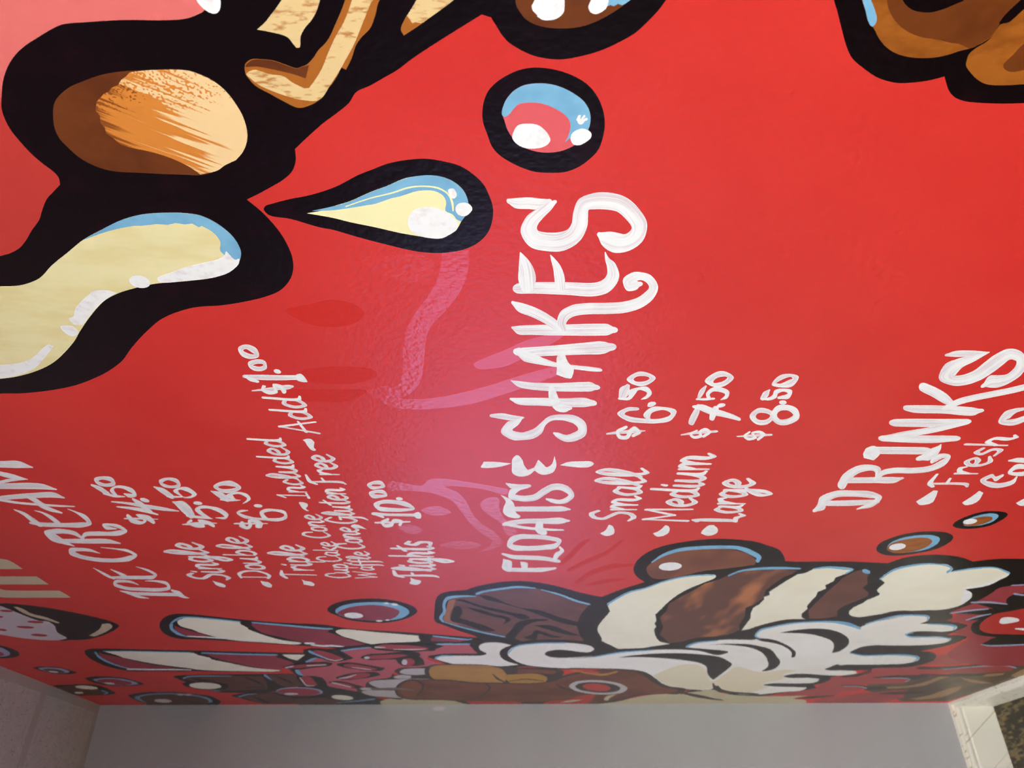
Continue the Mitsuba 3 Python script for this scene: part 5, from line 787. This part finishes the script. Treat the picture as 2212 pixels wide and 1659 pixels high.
paint('painted_candy_stick', 'pink and cream striped candy stick with rounded tip, lower of two at the left', 'painting', None, -1.77, 2.14, 0, [
 ('outline', 'ink', 'P4.4 881,1976 1077,1802 1131,1615 1098,1091 1037,576 944,-338 881,-1015 922,-492 813,-1550 712,-2441 670,-2818! 314,-2719 -348,-2278 -873,-1853 -1194,-1772! -1213,-958 -1146,28 -1051,998 -1170,417 -1127,1155 -1098,1820 -876,2024 -409,2182 160,2178 580,2092'),
 ('cream_band', 'cream_far', 'P4.4 905,1556! 900,1041 837,384 714,-366! 771,-329 497,-380! 255,-541! 92,-524! -290,-842 -731,-1198 -1056,-1807! -1147,-1683 -1118,-785 -942,158 -801,285 -557,638 -280,967 7,1195 286,1388! 526,1423'),
 ('pink_band', 'wine', 'P4.4 763,1737! 676,1688 347,1473 -23,1293 -409,1018 -642,743 -811,585! -818,1182 -811,1773 -477,1922 95,1910'),
 ('pink_band', 'wine', 'P4.4 731,-535! 608,-1121 520,-2096! 321,-2045! -92,-2244! -348,-2317! -783,-1876 -982,-1786 -705,-1304 -223,-959 156,-697'),
 ('cream_band', 'cream_far', 'P4.3 558,-2236! 555,-2495 513,-2782! 234,-2663 -11,-2435! 238,-2287'),
 ('blue_rim', 'blue', 'S4.4 793,1783,-50,36 352,1892,-70,45 -142,1917,-69,38 -597,1828,-44,22 -812,1714,-26,12', 'pale blue edge'),
 ('blue_rim', 'blue', 'S4.2 905,1543,-23,10 893,908,-28,12 773,-277,-29,10', 'pale blue edge'),
 ('blue_rim', 'blue', 'S4.3 730,-553,-46,16 606,-1305,-55,17 528,-2080,-55,15', 'pale blue edge'),
 ('highlight', 'white', 'S4.6 -879,1742,-68,29 -919,1222,-61,25 -925,702,-54,21 -963,343,-34,12'),
])
paint('painted_sprinkled_scoop', 'pink scoop covered with dark red sprinkles, right of the candy sticks', 'painting', None, -1.82, 1.76, 1, [
 ('outline', 'ink', 'P4.5 -563,1776 233,1480 791,1191 1146,985! 1205,1068! 1491,948 1629,741 1543,488 1597,274 1761,92 1909,-448! 2007,-1577 1894,-2092! 2381,-2742! 2276,-2895 1779,-2809 1018,-2971! 1028,-1947 711,-1601 379,-1706 -12,-2163 -228,-1654 -309,-852 -673,-666 -1444,-609 -1740,87 -3154,488 -4124,201 -4380,72 -5179,-257! -5141,2181! -5710,2434! -4980,2636 -2442,2038 -914,1754'),
 ('scoop', 'pink_scoop_far', 'P4.5 -496,1609 -226,1427 357,1162 727,895 664,738 412,342! 728,41! 1321,177! 1509,15 1690,-485! 1465,-632 1379,-1698 1786,-2075! 1967,-1981! 1997,-2604! 1633,-2678 1138,-2789! 985,-2317 831,-1744 711,-1601 378,-1744 32,-2107! -270,-1452 -309,-852 -767,-674 -1344,-517 -1639,-56 -2157,195 -2481,202 -3152,623! -2358,1251 -2209,1236! -1434,1173 -1246,1367 -1206,1592 -916,1632'),
 ('blue_rim', 'blue', 'S4.4 389,1169,-59,8 575,1013,-98,13 739,878,-40,5', 'light blue edge'),
 ('blue_rim', 'blue', 'S4.7 -564,1618,-136,66 -845,1631,-136,56 -1060,1604,-62,22', 'light blue edge'),
 ('blue_rim', 'blue', 'S4.1 1420,158,-52,8 1582,-143,-59,8 1705,-469,-37,5', 'light blue edge'),
 ('blue_rim', 'blue', 'S4 1967,-1981,-50,4 1983,-2603,-50,2', 'light blue edge'),
 ('sprinkle', 'ink', 'P4.1 1686,-505 1931,-662 1999,-831 1923,-1487 1838,-1896 1450,-1865 1396,-1570 1458,-1029 1630,-645'),
 ('sprinkle_core', 'wine_bright', 'P4.1 1713,-630 1957,-772 1943,-1090 1842,-1479 1620,-1740 1480,-1646 1485,-1169 1601,-776'),
 ('sprinkle_light', 'white_soft', 'S4.1 1729,-646,-66,10 1711,-791,-33,5'),
 ('sprinkle_light', 'white_soft', 'S4.1 1543,-986,-22,3 1522,-1446,-39,4 1565,-1654,-17,1'),
 ('sprinkle', 'ink', 'P4.3 762,-130 1060,-325 1173,-717 1314,-1149 1224,-1484 1019,-1506 870,-1463! 564,-1519 56,-1507! -41,-1403 -105,-1204 -70,-987 256,-909 570,-905! 573,-634 546,-273'),
 ('sprinkle_core', 'wine_bright', 'P4.3 762,-207 941,-376 1027,-697 1064,-1120 962,-1220! 754,-942 638,-358'),
 ('sprinkle_light', 'white_soft', 'P4.3 760,-335 700,-317 655,-286 639,-252 656,-222 701,-206 762,-207 822,-226 866,-256 882,-290 865,-319 821,-335'),
 ('sprinkle_core', 'wine_bright', 'P4.4 315,-1307 123,-1267 -19,-1195 -71,-1112 -18,-1041 126,-1001 318,-1004 507,-1046 642,-1117 691,-1197 641,-1266 504,-1307'),
 ('sprinkle_light', 'white_soft', 'P4.4 317,-1134 173,-1109 67,-1073 28,-1035 68,-1007 174,-995 318,-1004 460,-1029 562,-1065 599,-1101 562,-1129 459,-1141'),
 ('sprinkle', 'ink', 'P4.5 78,546 300,272 234,66 -29,-257 -298,-536! -570,-415 -602,-169 -426,179 -221,440'),
 ('sprinkle_core', 'wine_bright', 'P4.5 -22,404 140,272 39,26 -398,-335 -498,-110 -290,230'),
 ('sprinkle_light', 'white_soft', 'S4.6 -203,215,-26,5 -292,81,-33,7 -464,-160,-34,6'),
 ('sprinkle', 'ink', 'P4.7 -1419,849 -1054,594 -842,326 -740,4 -778,-264 -1029,-320 -1246,-149 -1539,289 -1649,624'),
 ('sprinkle_core', 'wine_bright', 'P4.7 -1458,747 -1092,446 -844,173 -954,-85 -1207,1 -1537,446'),
 ('sprinkle_light', 'white_soft', 'S4.8 -1443,744,-52,8 -1311,532,-72,9 -1022,280,-28,3'),
 ('sprinkle', 'ink', 'P5 -1952,1145 -1798,1002 -1840,739 -2239,487 -2567,329! -2773,561 -2234,893'),
 ('sprinkle_core', 'wine_bright', 'P5 -1954,1033 -1956,840 -2237,633 -2648,540! -2234,893'),
 ('sprinkle_light', 'white_soft', 'S5 -1993,1024,-69,17 -2234,860,-55,13 -2521,683,-48,11'),
 ('sprinkle', 'ink', 'P4.3 1420,1012 1560,858 1586,649 1471,333 1355,191! 945,85 703,43! 520,232 366,476 462,673 832,809 1131,940'),
 ('sprinkle_core', 'wine_bright', 'P4.3 1305,887 1446,747 1417,617 1185,458 706,284 490,381 523,575 771,724 1130,843'),
 ('sprinkle_light', 'white_soft', 'S4.4 679,658,-42,11 491,495,-44,8 644,295,-24,3'),
 ('blue_rim', 'blue', 'S4.3 1333,874,-93,31 1130,815,-75,24 709,651,-40,12'),
 ('sprinkle', 'ink', 'P4.5 -238,1853 152,1463 339,986 336,698 208,615 -51,733 -213,1106 -444,1605'),
 ('sprinkle_core', 'wine_bright', 'P4.5 -206,1771 23,1494 148,1100 145,795 16,866 -145,1239 -275,1565'),
 ('sprinkle_light', 'white_soft', 'S4.5 -13,1224,-46,10 80,809,-39,7'),
 ('sprinkle_light', 'white_soft', 'S4.5 -206,1771,-65,13 -75,1606,-51,10'),
 ('sprinkle', 'ink', 'P4.9 -1297,1761 -1189,1549 -1229,1279 -1604,1185 -2149,1217 -2554,1365 -2426,1666 -2384,1820 -1905,1808'),
 ('sprinkle_core', 'wine_bright', 'P4.9 -1334,1707 -1300,1450 -1754,1455 -2226,1492 -2345,1616 -2303,1769 -1750,1740'),
 ('sprinkle_light', 'white_soft', 'S4.9 -1371,1731,-28,14 -1750,1756,-49,24 -2303,1786,-51,16 -2345,1616,-40,9'),
])
paint('painted_chocolate_square', 'dark chocolate square with a white dot and black outline under the lower candy stick', 'painting', None, -2.03, 2.14, 2, [
 ('outline', 'ink', 'P5 815,1043 1053,574 1135,-680 1167,-2017! -42,-1899 -692,-1415 -1143,-807 -1249,38 -1124,565 -891,712 -660,967 -325,1155 -3,1146! 205,963! 515,1019'),
 ('chocolate', 'choc_dark', 'P4.9 713,821 907,524 942,-622 886,-1184! -31,-1040 -685,-885! -847,-306 -952,397 -835,627 -447,235 -124,2 196,242 305,630 410,805'),
 ('chocolate', 'choc_dark', 'P4.9 983,-1273! 1076,-1585 1071,-1994 169,-1927 -257,-1958! -469,-1404 72,-1304'),
 ('groove', 'ink', 'S4.9 794,-702,-37,14 182,-863,-84,32 -352,-887,13,7 -489,-410,33,-9'),
 ('groove', 'ink', 'S4.9 931,-1527,-44,16 380,-1638,-84,29 67,-1710,-48,16'),
 ('groove', 'ink', 'S4.8 711,614,-38,16 509,559,-99,38 402,174,-31,10'),
 ('blue_rim', 'blue_far', 'S4.8 693,828,-85,25 889,633,-58,19 925,-411,-29,9'),
 ('blue_rim', 'blue_far', 'S4.8 983,-1273,-102,43 486,-1285,-49,20'),
 ('blue_rim', 'blue_far', 'S5.2 -777,652,-101,36 -951,486,-34,12'),
 ('dot_rim', 'ink', 'P5 -377,60 -639,215 -808,465 -833,741 -706,964 -466,1072 -182,1038 71,877 227,633 250,370 133,153 -94,39'),
 ('dot', 'cream_far', 'P5 -323,232 -520,353 -646,549 -663,765 -566,941 -384,1028 -169,1005 23,881 141,689 157,480 67,308 -108,217', 'cream dot'),
])
paint('painted_chocolate_square', 'dark chocolate square with a pink bubble on it, touching the corner of the grey wall', 'painting', None, -2.19, 1.99, 2, [
 ('outline', 'ink', 'P5.3 -64,1871 233,1574 404,1070 455,513 895,-871! 892,-1066! -1327,-991! -1291,1355! -566,1697'),
 ('chocolate', 'choc_dark', 'P5.4 -129,1648 228,1233 280,650 -334,345 -410,-602 -799,-1041! -1327,-943! -1291,1355! -632,1528'),
 ('groove', 'ink', 'S5.4 -134,1314,-45,17 -636,1246,-143,50 -1094,1109,-75,25'),
 ('blue_rim', 'blue_far', 'S5.3 -153,1679,-94,23 111,1427,-71,18 250,1113,-24,6'),
 ('bubble', 'lilac', 'P5.2 473,-757 176,-608 -28,-328 -79,7 40,301 292,471 604,474 891,315 1080,40 1126,-279 1018,-562 781,-738', 'lilac rim'),
 ('bubble_core', 'wine', 'P5.2 410,-664 145,-529 -35,-275 -79,30 27,298 251,455 529,460 785,317 953,66 993,-225 896,-485 684,-646', 'dark pink bubble'),
 ('bubble_light', 'white_soft', 'P5.3 211,-29 133,16 77,100 58,203 80,295 138,352 216,358 293,313 348,229 367,128 345,36 288,-21'),
 ('dot', 'cream_far', 'P5.4 -454,-1416 -618,-1344 -706,-1213 -694,-1059 -585,-925 -410,-848 -217,-848 -59,-922 25,-1050 14,-1200 -90,-1331 -261,-1411'),
 ('blue_rim', 'blue_far', 'S5.5 -1143,-827,-30,5 -932,-1316,-78,12 -602,-1923,-114,15'),
])
paint('painted_bubble', 'small pink bubble with black ring at the left edge above the ceiling line', 'painting', None, -1.69, 2.52, 0, [
 ('outline', 'ink', 'P4.2 658,-55! 642,-309 401,-386 140,-385 -167,-271 -402,-86 -544,217 -516,631!'),
 ('rim', 'lilac', 'P4.2 515,29! 476,-215 217,-211 -87,-113 -321,92 -380,552!'),
 ('fill', 'wine_bright', 'P4.2 258,179! 181,26 106,-3 -163,58 -304,193 -356,538!'),
])
paint('painted_bubble', 'tiny brown bubble with pale rim, nearest the ceiling edge', 'painting', None, -1.87, 2.50, 0, [
 ('outline', 'ink', 'P4.6 244,355 389,182 406,-47 303,-288 66,-392 -212,-422 -387,-245 -420,-1 -346,190 -99,319 108,345'),
 ('rim', 'lilac', 'P4.6 209,248 307,78 292,-135 169,-295 -71,-325 -210,-241 -278,-71 -241,137 -65,242'),
 ('fill', 'choc_dark', 'P4.6 72,215 186,-7 68,-170 -139,-186 -257,-52 -227,114 -86,208'),
 ('highlight', 'white_soft', 'P4.7 -196,-14 -233,22 -244,72 -226,124 -184,162 -130,177 -77,165 -40,129 -29,79 -47,28 -88,-10 -143,-26'),
])
paint('painted_bubble', 'small purple-pink bubble with black ring, left of the chocolate squares', 'painting', None, -2.01, 2.42, 0, [
 ('outline', 'ink', 'P4.9 426,513 647,285 717,5 640,-347 413,-561 29,-655 -184,-686 -382,-485 -468,-185 -421,282 -177,479 160,545'),
 ('rim', 'lilac', 'P4.9 273,381 460,185 531,-143 415,-405 108,-557 -127,-571 -324,-328 -360,12 -236,248 2,332'),
 ('fill', 'wine', 'P4.9 158,340 435,-22 326,-287 -8,-445 -267,-303 -327,30 -157,244'),
 ('highlight', 'white_soft', 'P5 -178,46 -225,86 -244,144 -228,206 -183,254 -121,275 -58,263 -12,223 6,165 -9,104 -53,56 -115,35'),
])
paint('painted_bubble', 'brown bubble with two cream dots, cut by the ceiling edge', 'painting', None, -2.11, 2.54, 0, [
 ('outline', 'ink', 'P5.1 582,558! 661,421 736,-20 770,-440 566,-668 68,-689 -364,-640 -627,-396 -713,-83 -753,279 -658,577 -172,592'),
 ('fill', 'choc_dark', 'P5.2 377,516! 537,223 575,-22 241,-354 -186,-458 -448,-374 -622,-39 -570,449 -173,542'),
 ('dot', 'cream_far', 'P5.1 260,-461 162,-375 119,-245 144,-108 228,0 349,48 474,26 569,-61 610,-188 586,-323 504,-430 385,-481'),
 ('dot', 'cream_far', 'P5.2 -352,216 -408,259 -450,323 -464,389 -448,440 -406,463 -348,451 -292,408 -251,345 -237,279 -253,228 -295,205'),
 ('rim', 'blue_far', 'S5.2 -100,-430,-72,38 -317,-450,-9,24 -518,-291,62,-21'),
])
paint('painted_bubble', 'brown bubble with blue rim cut by the grey wall corner', 'painting', None, -2.22, 2.34, 0, [
 ('outline', 'ink', 'P5.4 263,1203 575,934 790,506 828,69 778,-335 507,-747 138,-1052 -478,-1078 -1222,-746! -1191,1219! -589,1244 -108,1256'),
 ('rim', 'blue_far', 'P5.4 -62,1167 349,857 569,510 652,52 556,-423 280,-754 -140,-889 -523,-850 -737,-707 -1114,-362! -1090,1178! -415,1173'),
 ('fill', 'choc_dark', 'P5.4 -18,1008 347,686 519,103 422,-374 97,-690 -376,-774 -1116,-471! -1089,1197! -349,1074'),
 ('highlight', 'white_soft', 'P5.5 -504,302 -634,385 -715,509 -726,639 -663,739 -545,784 -403,760 -276,675 -197,554 -187,426 -247,327 -363,281'),
 ('highlight', 'white_soft', 'P5.3 440,-380 395,-351 363,-305 351,-253 364,-211 398,-189 443,-193 487,-222 519,-268 531,-319 518,-362 485,-384'),
 ('highlight', 'white_soft', 'P5.3 419,-587 365,-555 326,-507 312,-454 327,-413 367,-392 422,-399 475,-432 514,-480 528,-532 513,-573 473,-594'),
])
paint('painted_dipped_pop', 'white seeded pop dipped in black chocolate with cream highlights at the left edge', 'painting', None, -1.45, 2.34, 0, [
 ('dip', 'ink_flat', 'P3.7 1229,158! 1242,-220 1199,-493 938,-952 641,-1262 334,-1504 45,-1658 -193,-1689 -467,-1528 -782,-1239 -1074,-904 -1307,-522 -1338,-213 -1323,37 -549,-23 621,-174 1074,-124 1178,188!', 'black chocolate dip'),
 ('pop', 'white_flat', 'P3.8 1153,203! 1099,-139 943,-170 566,-221 142,-306 54,-466 -214,-441 -552,-302 -806,-224 -1068,-227 -1202,-195! -1336,44 -1313,377 -1141,713 -874,986 -571,1226!'),
 ('seed', 'red_flat', 'P3.5 763,-176 731,-142 713,-90 715,-33 735,12 769,35 806,28 838,-6 855,-57 853,-113 833,-159 800,-182'),
 ('seed', 'red_flat', 'P3.6 391,203 358,230 333,267 324,303 333,329 358,338 392,327 426,299 450,263 459,227 449,201 425,192'),
 ('seed', 'red_flat', 'P3.7 7,-349 -30,-309 -49,-241 -44,-166 -18,-103 24,-69 69,-73 105,-114 124,-180 119,-255 93,-318 52,-353'),
 ('seed', 'red_flat', 'P3.8 -366,28 -404,72 -422,145 -416,228 -387,298 -343,335 -296,332 -258,288 -240,215 -246,133 -274,64 -318,25'),
 ('seed', 'red_flat', 'P3.8 -561,668 -594,700 -608,742 -599,782 -571,811 -530,820 -488,807 -456,776 -442,734 -450,694 -478,665 -519,656'),
 ('seed', 'red_flat', 'P3.9 -979,84 -1022,130 -1041,202 -1031,281 -994,346 -941,379 -885,371 -843,325 -825,254 -835,175 -871,111 -924,77'),
 ('seed', 'red_flat', 'P3.7 28,536 -5,573 -21,629 -14,689 13,737 53,760 95,751 128,714 143,658 137,599 110,551 71,528'),
 ('seed', 'red_flat', 'P3.6 598,301 569,333 555,381 560,433 582,473 616,492 653,484 681,452 695,404 690,354 668,313 634,294'),
 ('highlight', 'cream_flat', 'P3.6 1036,-343! 1020,-409 889,-442 620,-435 341,-583 -6,-643! -77,-591! 170,-494 455,-331 702,-310'),
 ('highlight', 'cream_flat', 'P3.8 -131,-1394! -102,-1560 -252,-1542 -591,-1308 -877,-1028 -1040,-818 -973,-756! -747,-971 -403,-1245'),
])
paint('painted_marshmallows', 'white marshmallow lobes with black outlines left of the brown rolls', 'painting', None, -2.02, 1.70, 3, [
 ('outline', 'ink_warm', 'P4.7 1322,-104 1664,-281 1761,-665 1757,-1036 664,-943 519,-537 410,-209 450,7 639,93 859,-45 893,-173'),
 ('outline', 'ink_warm', 'P5 -122,808 267,603 416,265 557,-541 514,-930 132,-897 -16,-159 -1087,67! -2267,104 -2166,533 -1787,1003 -1246,1174 -815,1169 -568,896'),
 ('lobe', 'whip_grey', 'P4.6 1180,-223 1459,-302 1594,-468 1624,-800 1589,-917! 958,-844! 889,-575 964,-351'),
 ('lobe', 'whip_grey', 'P4.8 638,-1 821,-102 907,-267 744,-451 558,-415 485,-218 487,-61'),
 ('lobe', 'whip_grey', 'P4.9 -84,721 228,561 317,278 444,-529 401,-920! 210,-904! 63,-169 -415,19 -745,126! -655,578'),
 ('lobe', 'whip_grey', 'P5.1 -774,1078 -651,909 -779,696 -948,789 -971,1027'),
 ('lobe', 'whip_grey', 'P5.3 -1247,1106 -1033,886 -1042,180! -1706,212 -2172,93! -1977,596 -1695,989'),
])
paint('painted_cream_base', 'pale cream base painted low beside the grey wall corner', 'painting', None, -2.23, 1.04, 2, [
 ('cream', 'cream_dull', 'P5.5 -495,7371 -208,7153 -120,6699 -276,5806 -309,5304! -318,4710! -1251,4744! -1209,7451! -603,7413'),
 ('cream', 'cream_dull', 'P5.3 -951,1017! -599,524 96,26 397,-392 448,-1078! 918,-1325 1027,-1800 614,-2081 243,-2638 112,-3171 61,-3451 110,-4378 168,-4664! -268,-4383 -599,-4854 -1275,-5084! -1618,895!'),
 ('swirl_line', 'ink_warm', 'S5.1 1862,-1593,-43,8 1312,-1778,-187,-12 694,-2291,-163,-35 420,-3084,-133,-36'),
 ('swirl_line', 'ink_warm', 'S5.2 448,-1055,-46,-12 745,-1179,-104,-26 893,-1467,-70,-17'),
 ('swirl_line', 'ink_warm', 'S5.3 507,-1136,-118,-20 223,-1474,-206,-37 -56,-1817,-186,-35 -275,-2057,-127,-25 -473,-2392,-65,-14'),
])
paint('painted_tan_roll', 'tan wafer roll lying on the brown roll below the whipped cream tail', 'painting', None, -1.93, 1.45, 3, [
 ('outline', 'ink_warm', 'P4.7 325,1675 874,1584 1136,1423 1178,1225 1124,249 992,2 854,-492 758,-992 336,-1718 -442,-1663 -1328,-1278 -1317,-400 -1200,254 -873,890 -814,1423 -402,1643'),
 ('wafer', 'tan', 'P4.7 324,1563 783,1493 1004,1375 1064,1233 1036,252 904,3 539,-233 -326,-334 -940,-227 -1018,250 -717,882 -659,1411 -303,1551'),
 ('wafer_end', 'tan_light', 'P4.8 -29,-251! 63,-602 57,-1117 -438,-1347 -1112,-1269 -1137,-726 -942,-399'),
 ('wafer_end', 'choc_dull', 'P4.6 672,-594! 622,-996 385,-1532 149,-1504 202,-1010 159,-601'),
 ('groove', 'ink_warm', 'S4.8 71,16,-34,8 -423,-81,-90,15 -888,-270,-47,5'),
 ('groove', 'ink_warm', 'S4.9 -733,-398,-31,-1 -533,-821,-51,-1 -743,-1254,-31,-1'),
])
paint('painted_brown_roll', 'long brown chocolate roll with a grey stick, lowest in the mural at the corner', 'painting', None, -2.11, 1.32, 3, [
 ('outline', 'ink_warm', 'P5.1 -151,3984 626,3810 1230,3502 1297,3178 1132,2237 1031,2185 864,1332 951,-65 1849,-540 2493,-1521! 2428,-1534! 2236,-2227 1854,-2532 1154,-2858 407,-3206 -140,-3869 -691,-3820 -744,-3298 -1102,-2656 -1799,-2276 -2152,-1832 -2451,-875 -2277,-337 -2239,2115 -1700,2498 -1558,3276 -1561,3341 -1426,3802 -923,4000'),
 ('chocolate', 'choc_dull', 'P5.1 -152,3917 517,3757 1045,3502 1165,3191 1008,2244 927,2190 737,1334 825,-71 1457,-462 2035,-937 2401,-1532! 2317,-1547! 2096,-2145 1561,-2474 842,-2803 186,-3201 -218,-3658 -509,-3601 -741,-3066 -917,-2629 -1474,-2234 -1924,-1807 -1980,-1085 -1366,-1001 -1808,-313 -1929,407 -1822,1374 -1571,2443 -1405,3262 -1395,3325 -1261,3783 -801,3939'),
 ('roll_end', 'choc_warm', 'P5.1 206,3233 -386,3312 -894,3455 -1164,3622 -1105,3765 -737,3840 -181,3827 402,3737 858,3596 1086,3442 1037,3311 721,3234'),
 ('stick', 'stick_grey', 'S5.1 84,4521,-90,13 98,3852,-135,18 -100,3495,-80,10', 'grey stick'),
 ('groove', 'ink_warm', 'S5 1197,3294,-46,9 725,3148,-47,21 67,3221,42,17 -869,3461,54,7'),
 ('groove', 'ink_warm', 'S5.1 653,1509,-56,11 215,1420,-14,29 -472,1535,70,11 -1199,1787,43,3'),
 ('groove', 'ink_warm', 'S5.1 630,-320,-63,5 189,-478,-103,2 -510,-1162,-46,-2'),
 ('ring', 'whip_grey', 'P5 -8,-2259 -464,-2209 -747,-1947 -766,-1544 -516,-1119 -77,-797 422,-661 845,-737 1092,-995 1109,-1368 892,-1767 488,-2093', 'pale ring'),
 ('ring_dark', 'ink_warm', 'P5 42,-2062 -290,-2019 -493,-1816 -503,-1507 -318,-1183 5,-936 373,-830 688,-887 871,-1088 880,-1379 714,-1688 409,-1939'),
 ('ring_core', 'cherry_dull', 'P5 60,-1802 -166,-1773 -287,-1643 -267,-1448 -111,-1242 135,-1085 401,-1015 617,-1051 729,-1178 710,-1365 565,-1564 328,-1724', 'red centre'),
 ('ring', 'tan_light', 'S4.7 2300,-618,-64,-2 1919,-1079,-86,-6 1789,-1444,-116,-15 2073,-1678,-92,-16'),
 ('ring_core', 'cherry_dull', 'P4.6 2045,-1291 1963,-1273 1927,-1208 1948,-1113 2019,-1015 2121,-941 2227,-909 2307,-928 2342,-993 2322,-1086 2252,-1183 2151,-1258'),
 ('red_patch', 'cherry_dull', 'P5.5 -1731,2164! -1739,1613 -2020,527 -2330,644! -2309,1995!'),
 ('red_patch', 'cherry_dull', 'P5.4 -2205,-64! -1872,-195 -1490,-773 -871,-1194 -753,-1485! -1629,-1453 -2091,-1425 -2281,-583'),
 ('highlight', 'cream_dull', 'P5.5 -2010,-566! -1684,-787 -1560,-1184! -1883,-921'),
 ('highlight', 'cream_dull', 'P5.4 -1532,-1788 -1090,-1810 -787,-2054! -1343,-1933 -1663,-1923'),
])
paint('painted_dripping_sauce', 'dull red dripping sauce over brown wafer at the lower right, above the baseboard', 'painting', None, -1.98, 0.36, 1, [
 ('wafer_base', 'choc_olive', 'P4.8 -1528,903! 91,1263 285,797 369,-423 1392,-710 2493,-306 2722,-1118! 344,-2536! -1120,-2513! -3243,-2233! -3290,-936! -2761,-435'),
 ('sauce', 'sauce', 'P4.7 179,3418! 268,2564 308,1739 693,1584 976,1763! 1337,1452 1466,1086 1543,959 1843,707 2424,835! 2738,577 3031,-933! 2722,-1118! 2410,-542 2253,-54 2085,-298 1832,-316 1488,-61 1407,697 1136,609 995,298 1035,-293 1345,-936 1340,-1441 1157,-1667 833,-1731 554,-1162 518,-140 285,797 91,1263 34,686 -175,271 -541,213 -697,581 -797,1200 -954,1735 -1071,1200 -1242,974 -1527,1017 -1872,1455 -2283,1309 -2394,2185! -2198,2952 -1551,2472 -1211,2318 -501,2393 -189,2291'),
 ('sauce', 'sauce', 'P5.4 -3436,1635! -2908,1650 -2470,1215 -1871,518 -1530,-278! -2324,-549 -2638,-666 -3021,-549 -3619,-440! -3600,804!'),
 ('wafer_light', 'tan_dull', 'P4.9 -1304,588! -1138,390 -978,-96 -442,-286 122,-334 169,-586! -236,-510 -873,-491 -1201,-199 -1365,291'),
 ('wafer_light', 'tan_dull', 'P4.3 1438,-586! 2083,-531 2287,-706 2525,-1068 2241,-1236 1737,-1213 1478,-963'),
 ('wafer_light', 'tan_dull', 'P5.2 -2897,-976! -2273,-1277 -1443,-1331 -1051,-1514! -1680,-1725 -2403,-1765 -2968,-1370'),
 ('wafer_light', 'tan_dull', 'P4.9 15,-920! -247,-1378 -678,-2156! -728,-1853 -455,-1380'),
 ('wafer_light', 'tan_dull', 'P4.7 359,-1267! 547,-1749! 352,-1817 158,-1481'),
 ('wafer_light', 'tan_dull', 'P4.6 251,-2064! 1016,-1956 1106,-2081! 442,-2478! 47,-2394'),
 ('drip_line', 'ink_warm', 'S4.2 2421,548,-40,-20 2418,223,-121,-63 2373,-181,-163,-88 2643,-1165,-79,-48'),
 ('drip_line', 'ink_warm', 'S4.5 1136,568,-138,-65 1131,162,-119,-59 1307,-355,-108,-58 1437,-686,-62,-34 1517,-1438,-80,-46'),
 ('drip_line', 'ink_warm', 'S4.7 92,1284,-50,-21 155,740,-100,-44 79,282,-253,-119 178,116,-150,-74'),
 ('drip_line', 'ink_warm', 'S5 -932,1721,-44,-17 -993,1231,-88,-33 -1300,883,-226,-87 -1304,543,-171,-73'),
 ('drip_line', 'ink_warm', 'S5.2 -2070,171,-97,-42 -2015,-223,-181,-82 -1903,-752,-120,-57'),
 ('drip_line', 'ink_warm', 'S4.7 376,209,-69,-32 270,-473,-119,-60 359,-1267,-99,-54'),
 ('drip_line', 'ink_warm', 'S4.7 53,1254,-40,-17 149,935,-130,-58 194,507,-120,-55'),
 ('drip_line', 'ink_warm', 'S5.3 -2770,2297,-51,-18 -2647,2004,-152,-54 -2404,1475,-87,-33'),
 ('drip_line', 'ink_warm', 'S4.7 778,1736,88,44 395,1787,143,65 250,2045,119,48'),
 ('rim_light', 'lilac', 'S4.3 2298,371,-33,-17 2295,64,-41,-21 2169,-214,-16,14 1960,-229,38,24', 'pale lilac edge'),
 ('rim_light', 'lilac', 'S4.5 992,-9,-28,-14 1302,-759,-36,-20 1341,-1340,-36,-20 1157,-1657,-63,-34', 'pale lilac edge'),
 ('rim_light', 'lilac', 'S4.8 -12,1049,-31,-13 -18,556,-41,-17 -226,258,-7,12 -435,261,39,21', 'pale lilac edge'),
 ('rim_light', 'lilac', 'S5 -1043,1634,-33,-13 -1071,1200,-44,-17 -1276,960,-77,-27', 'pale lilac edge'),
])
lay_all()
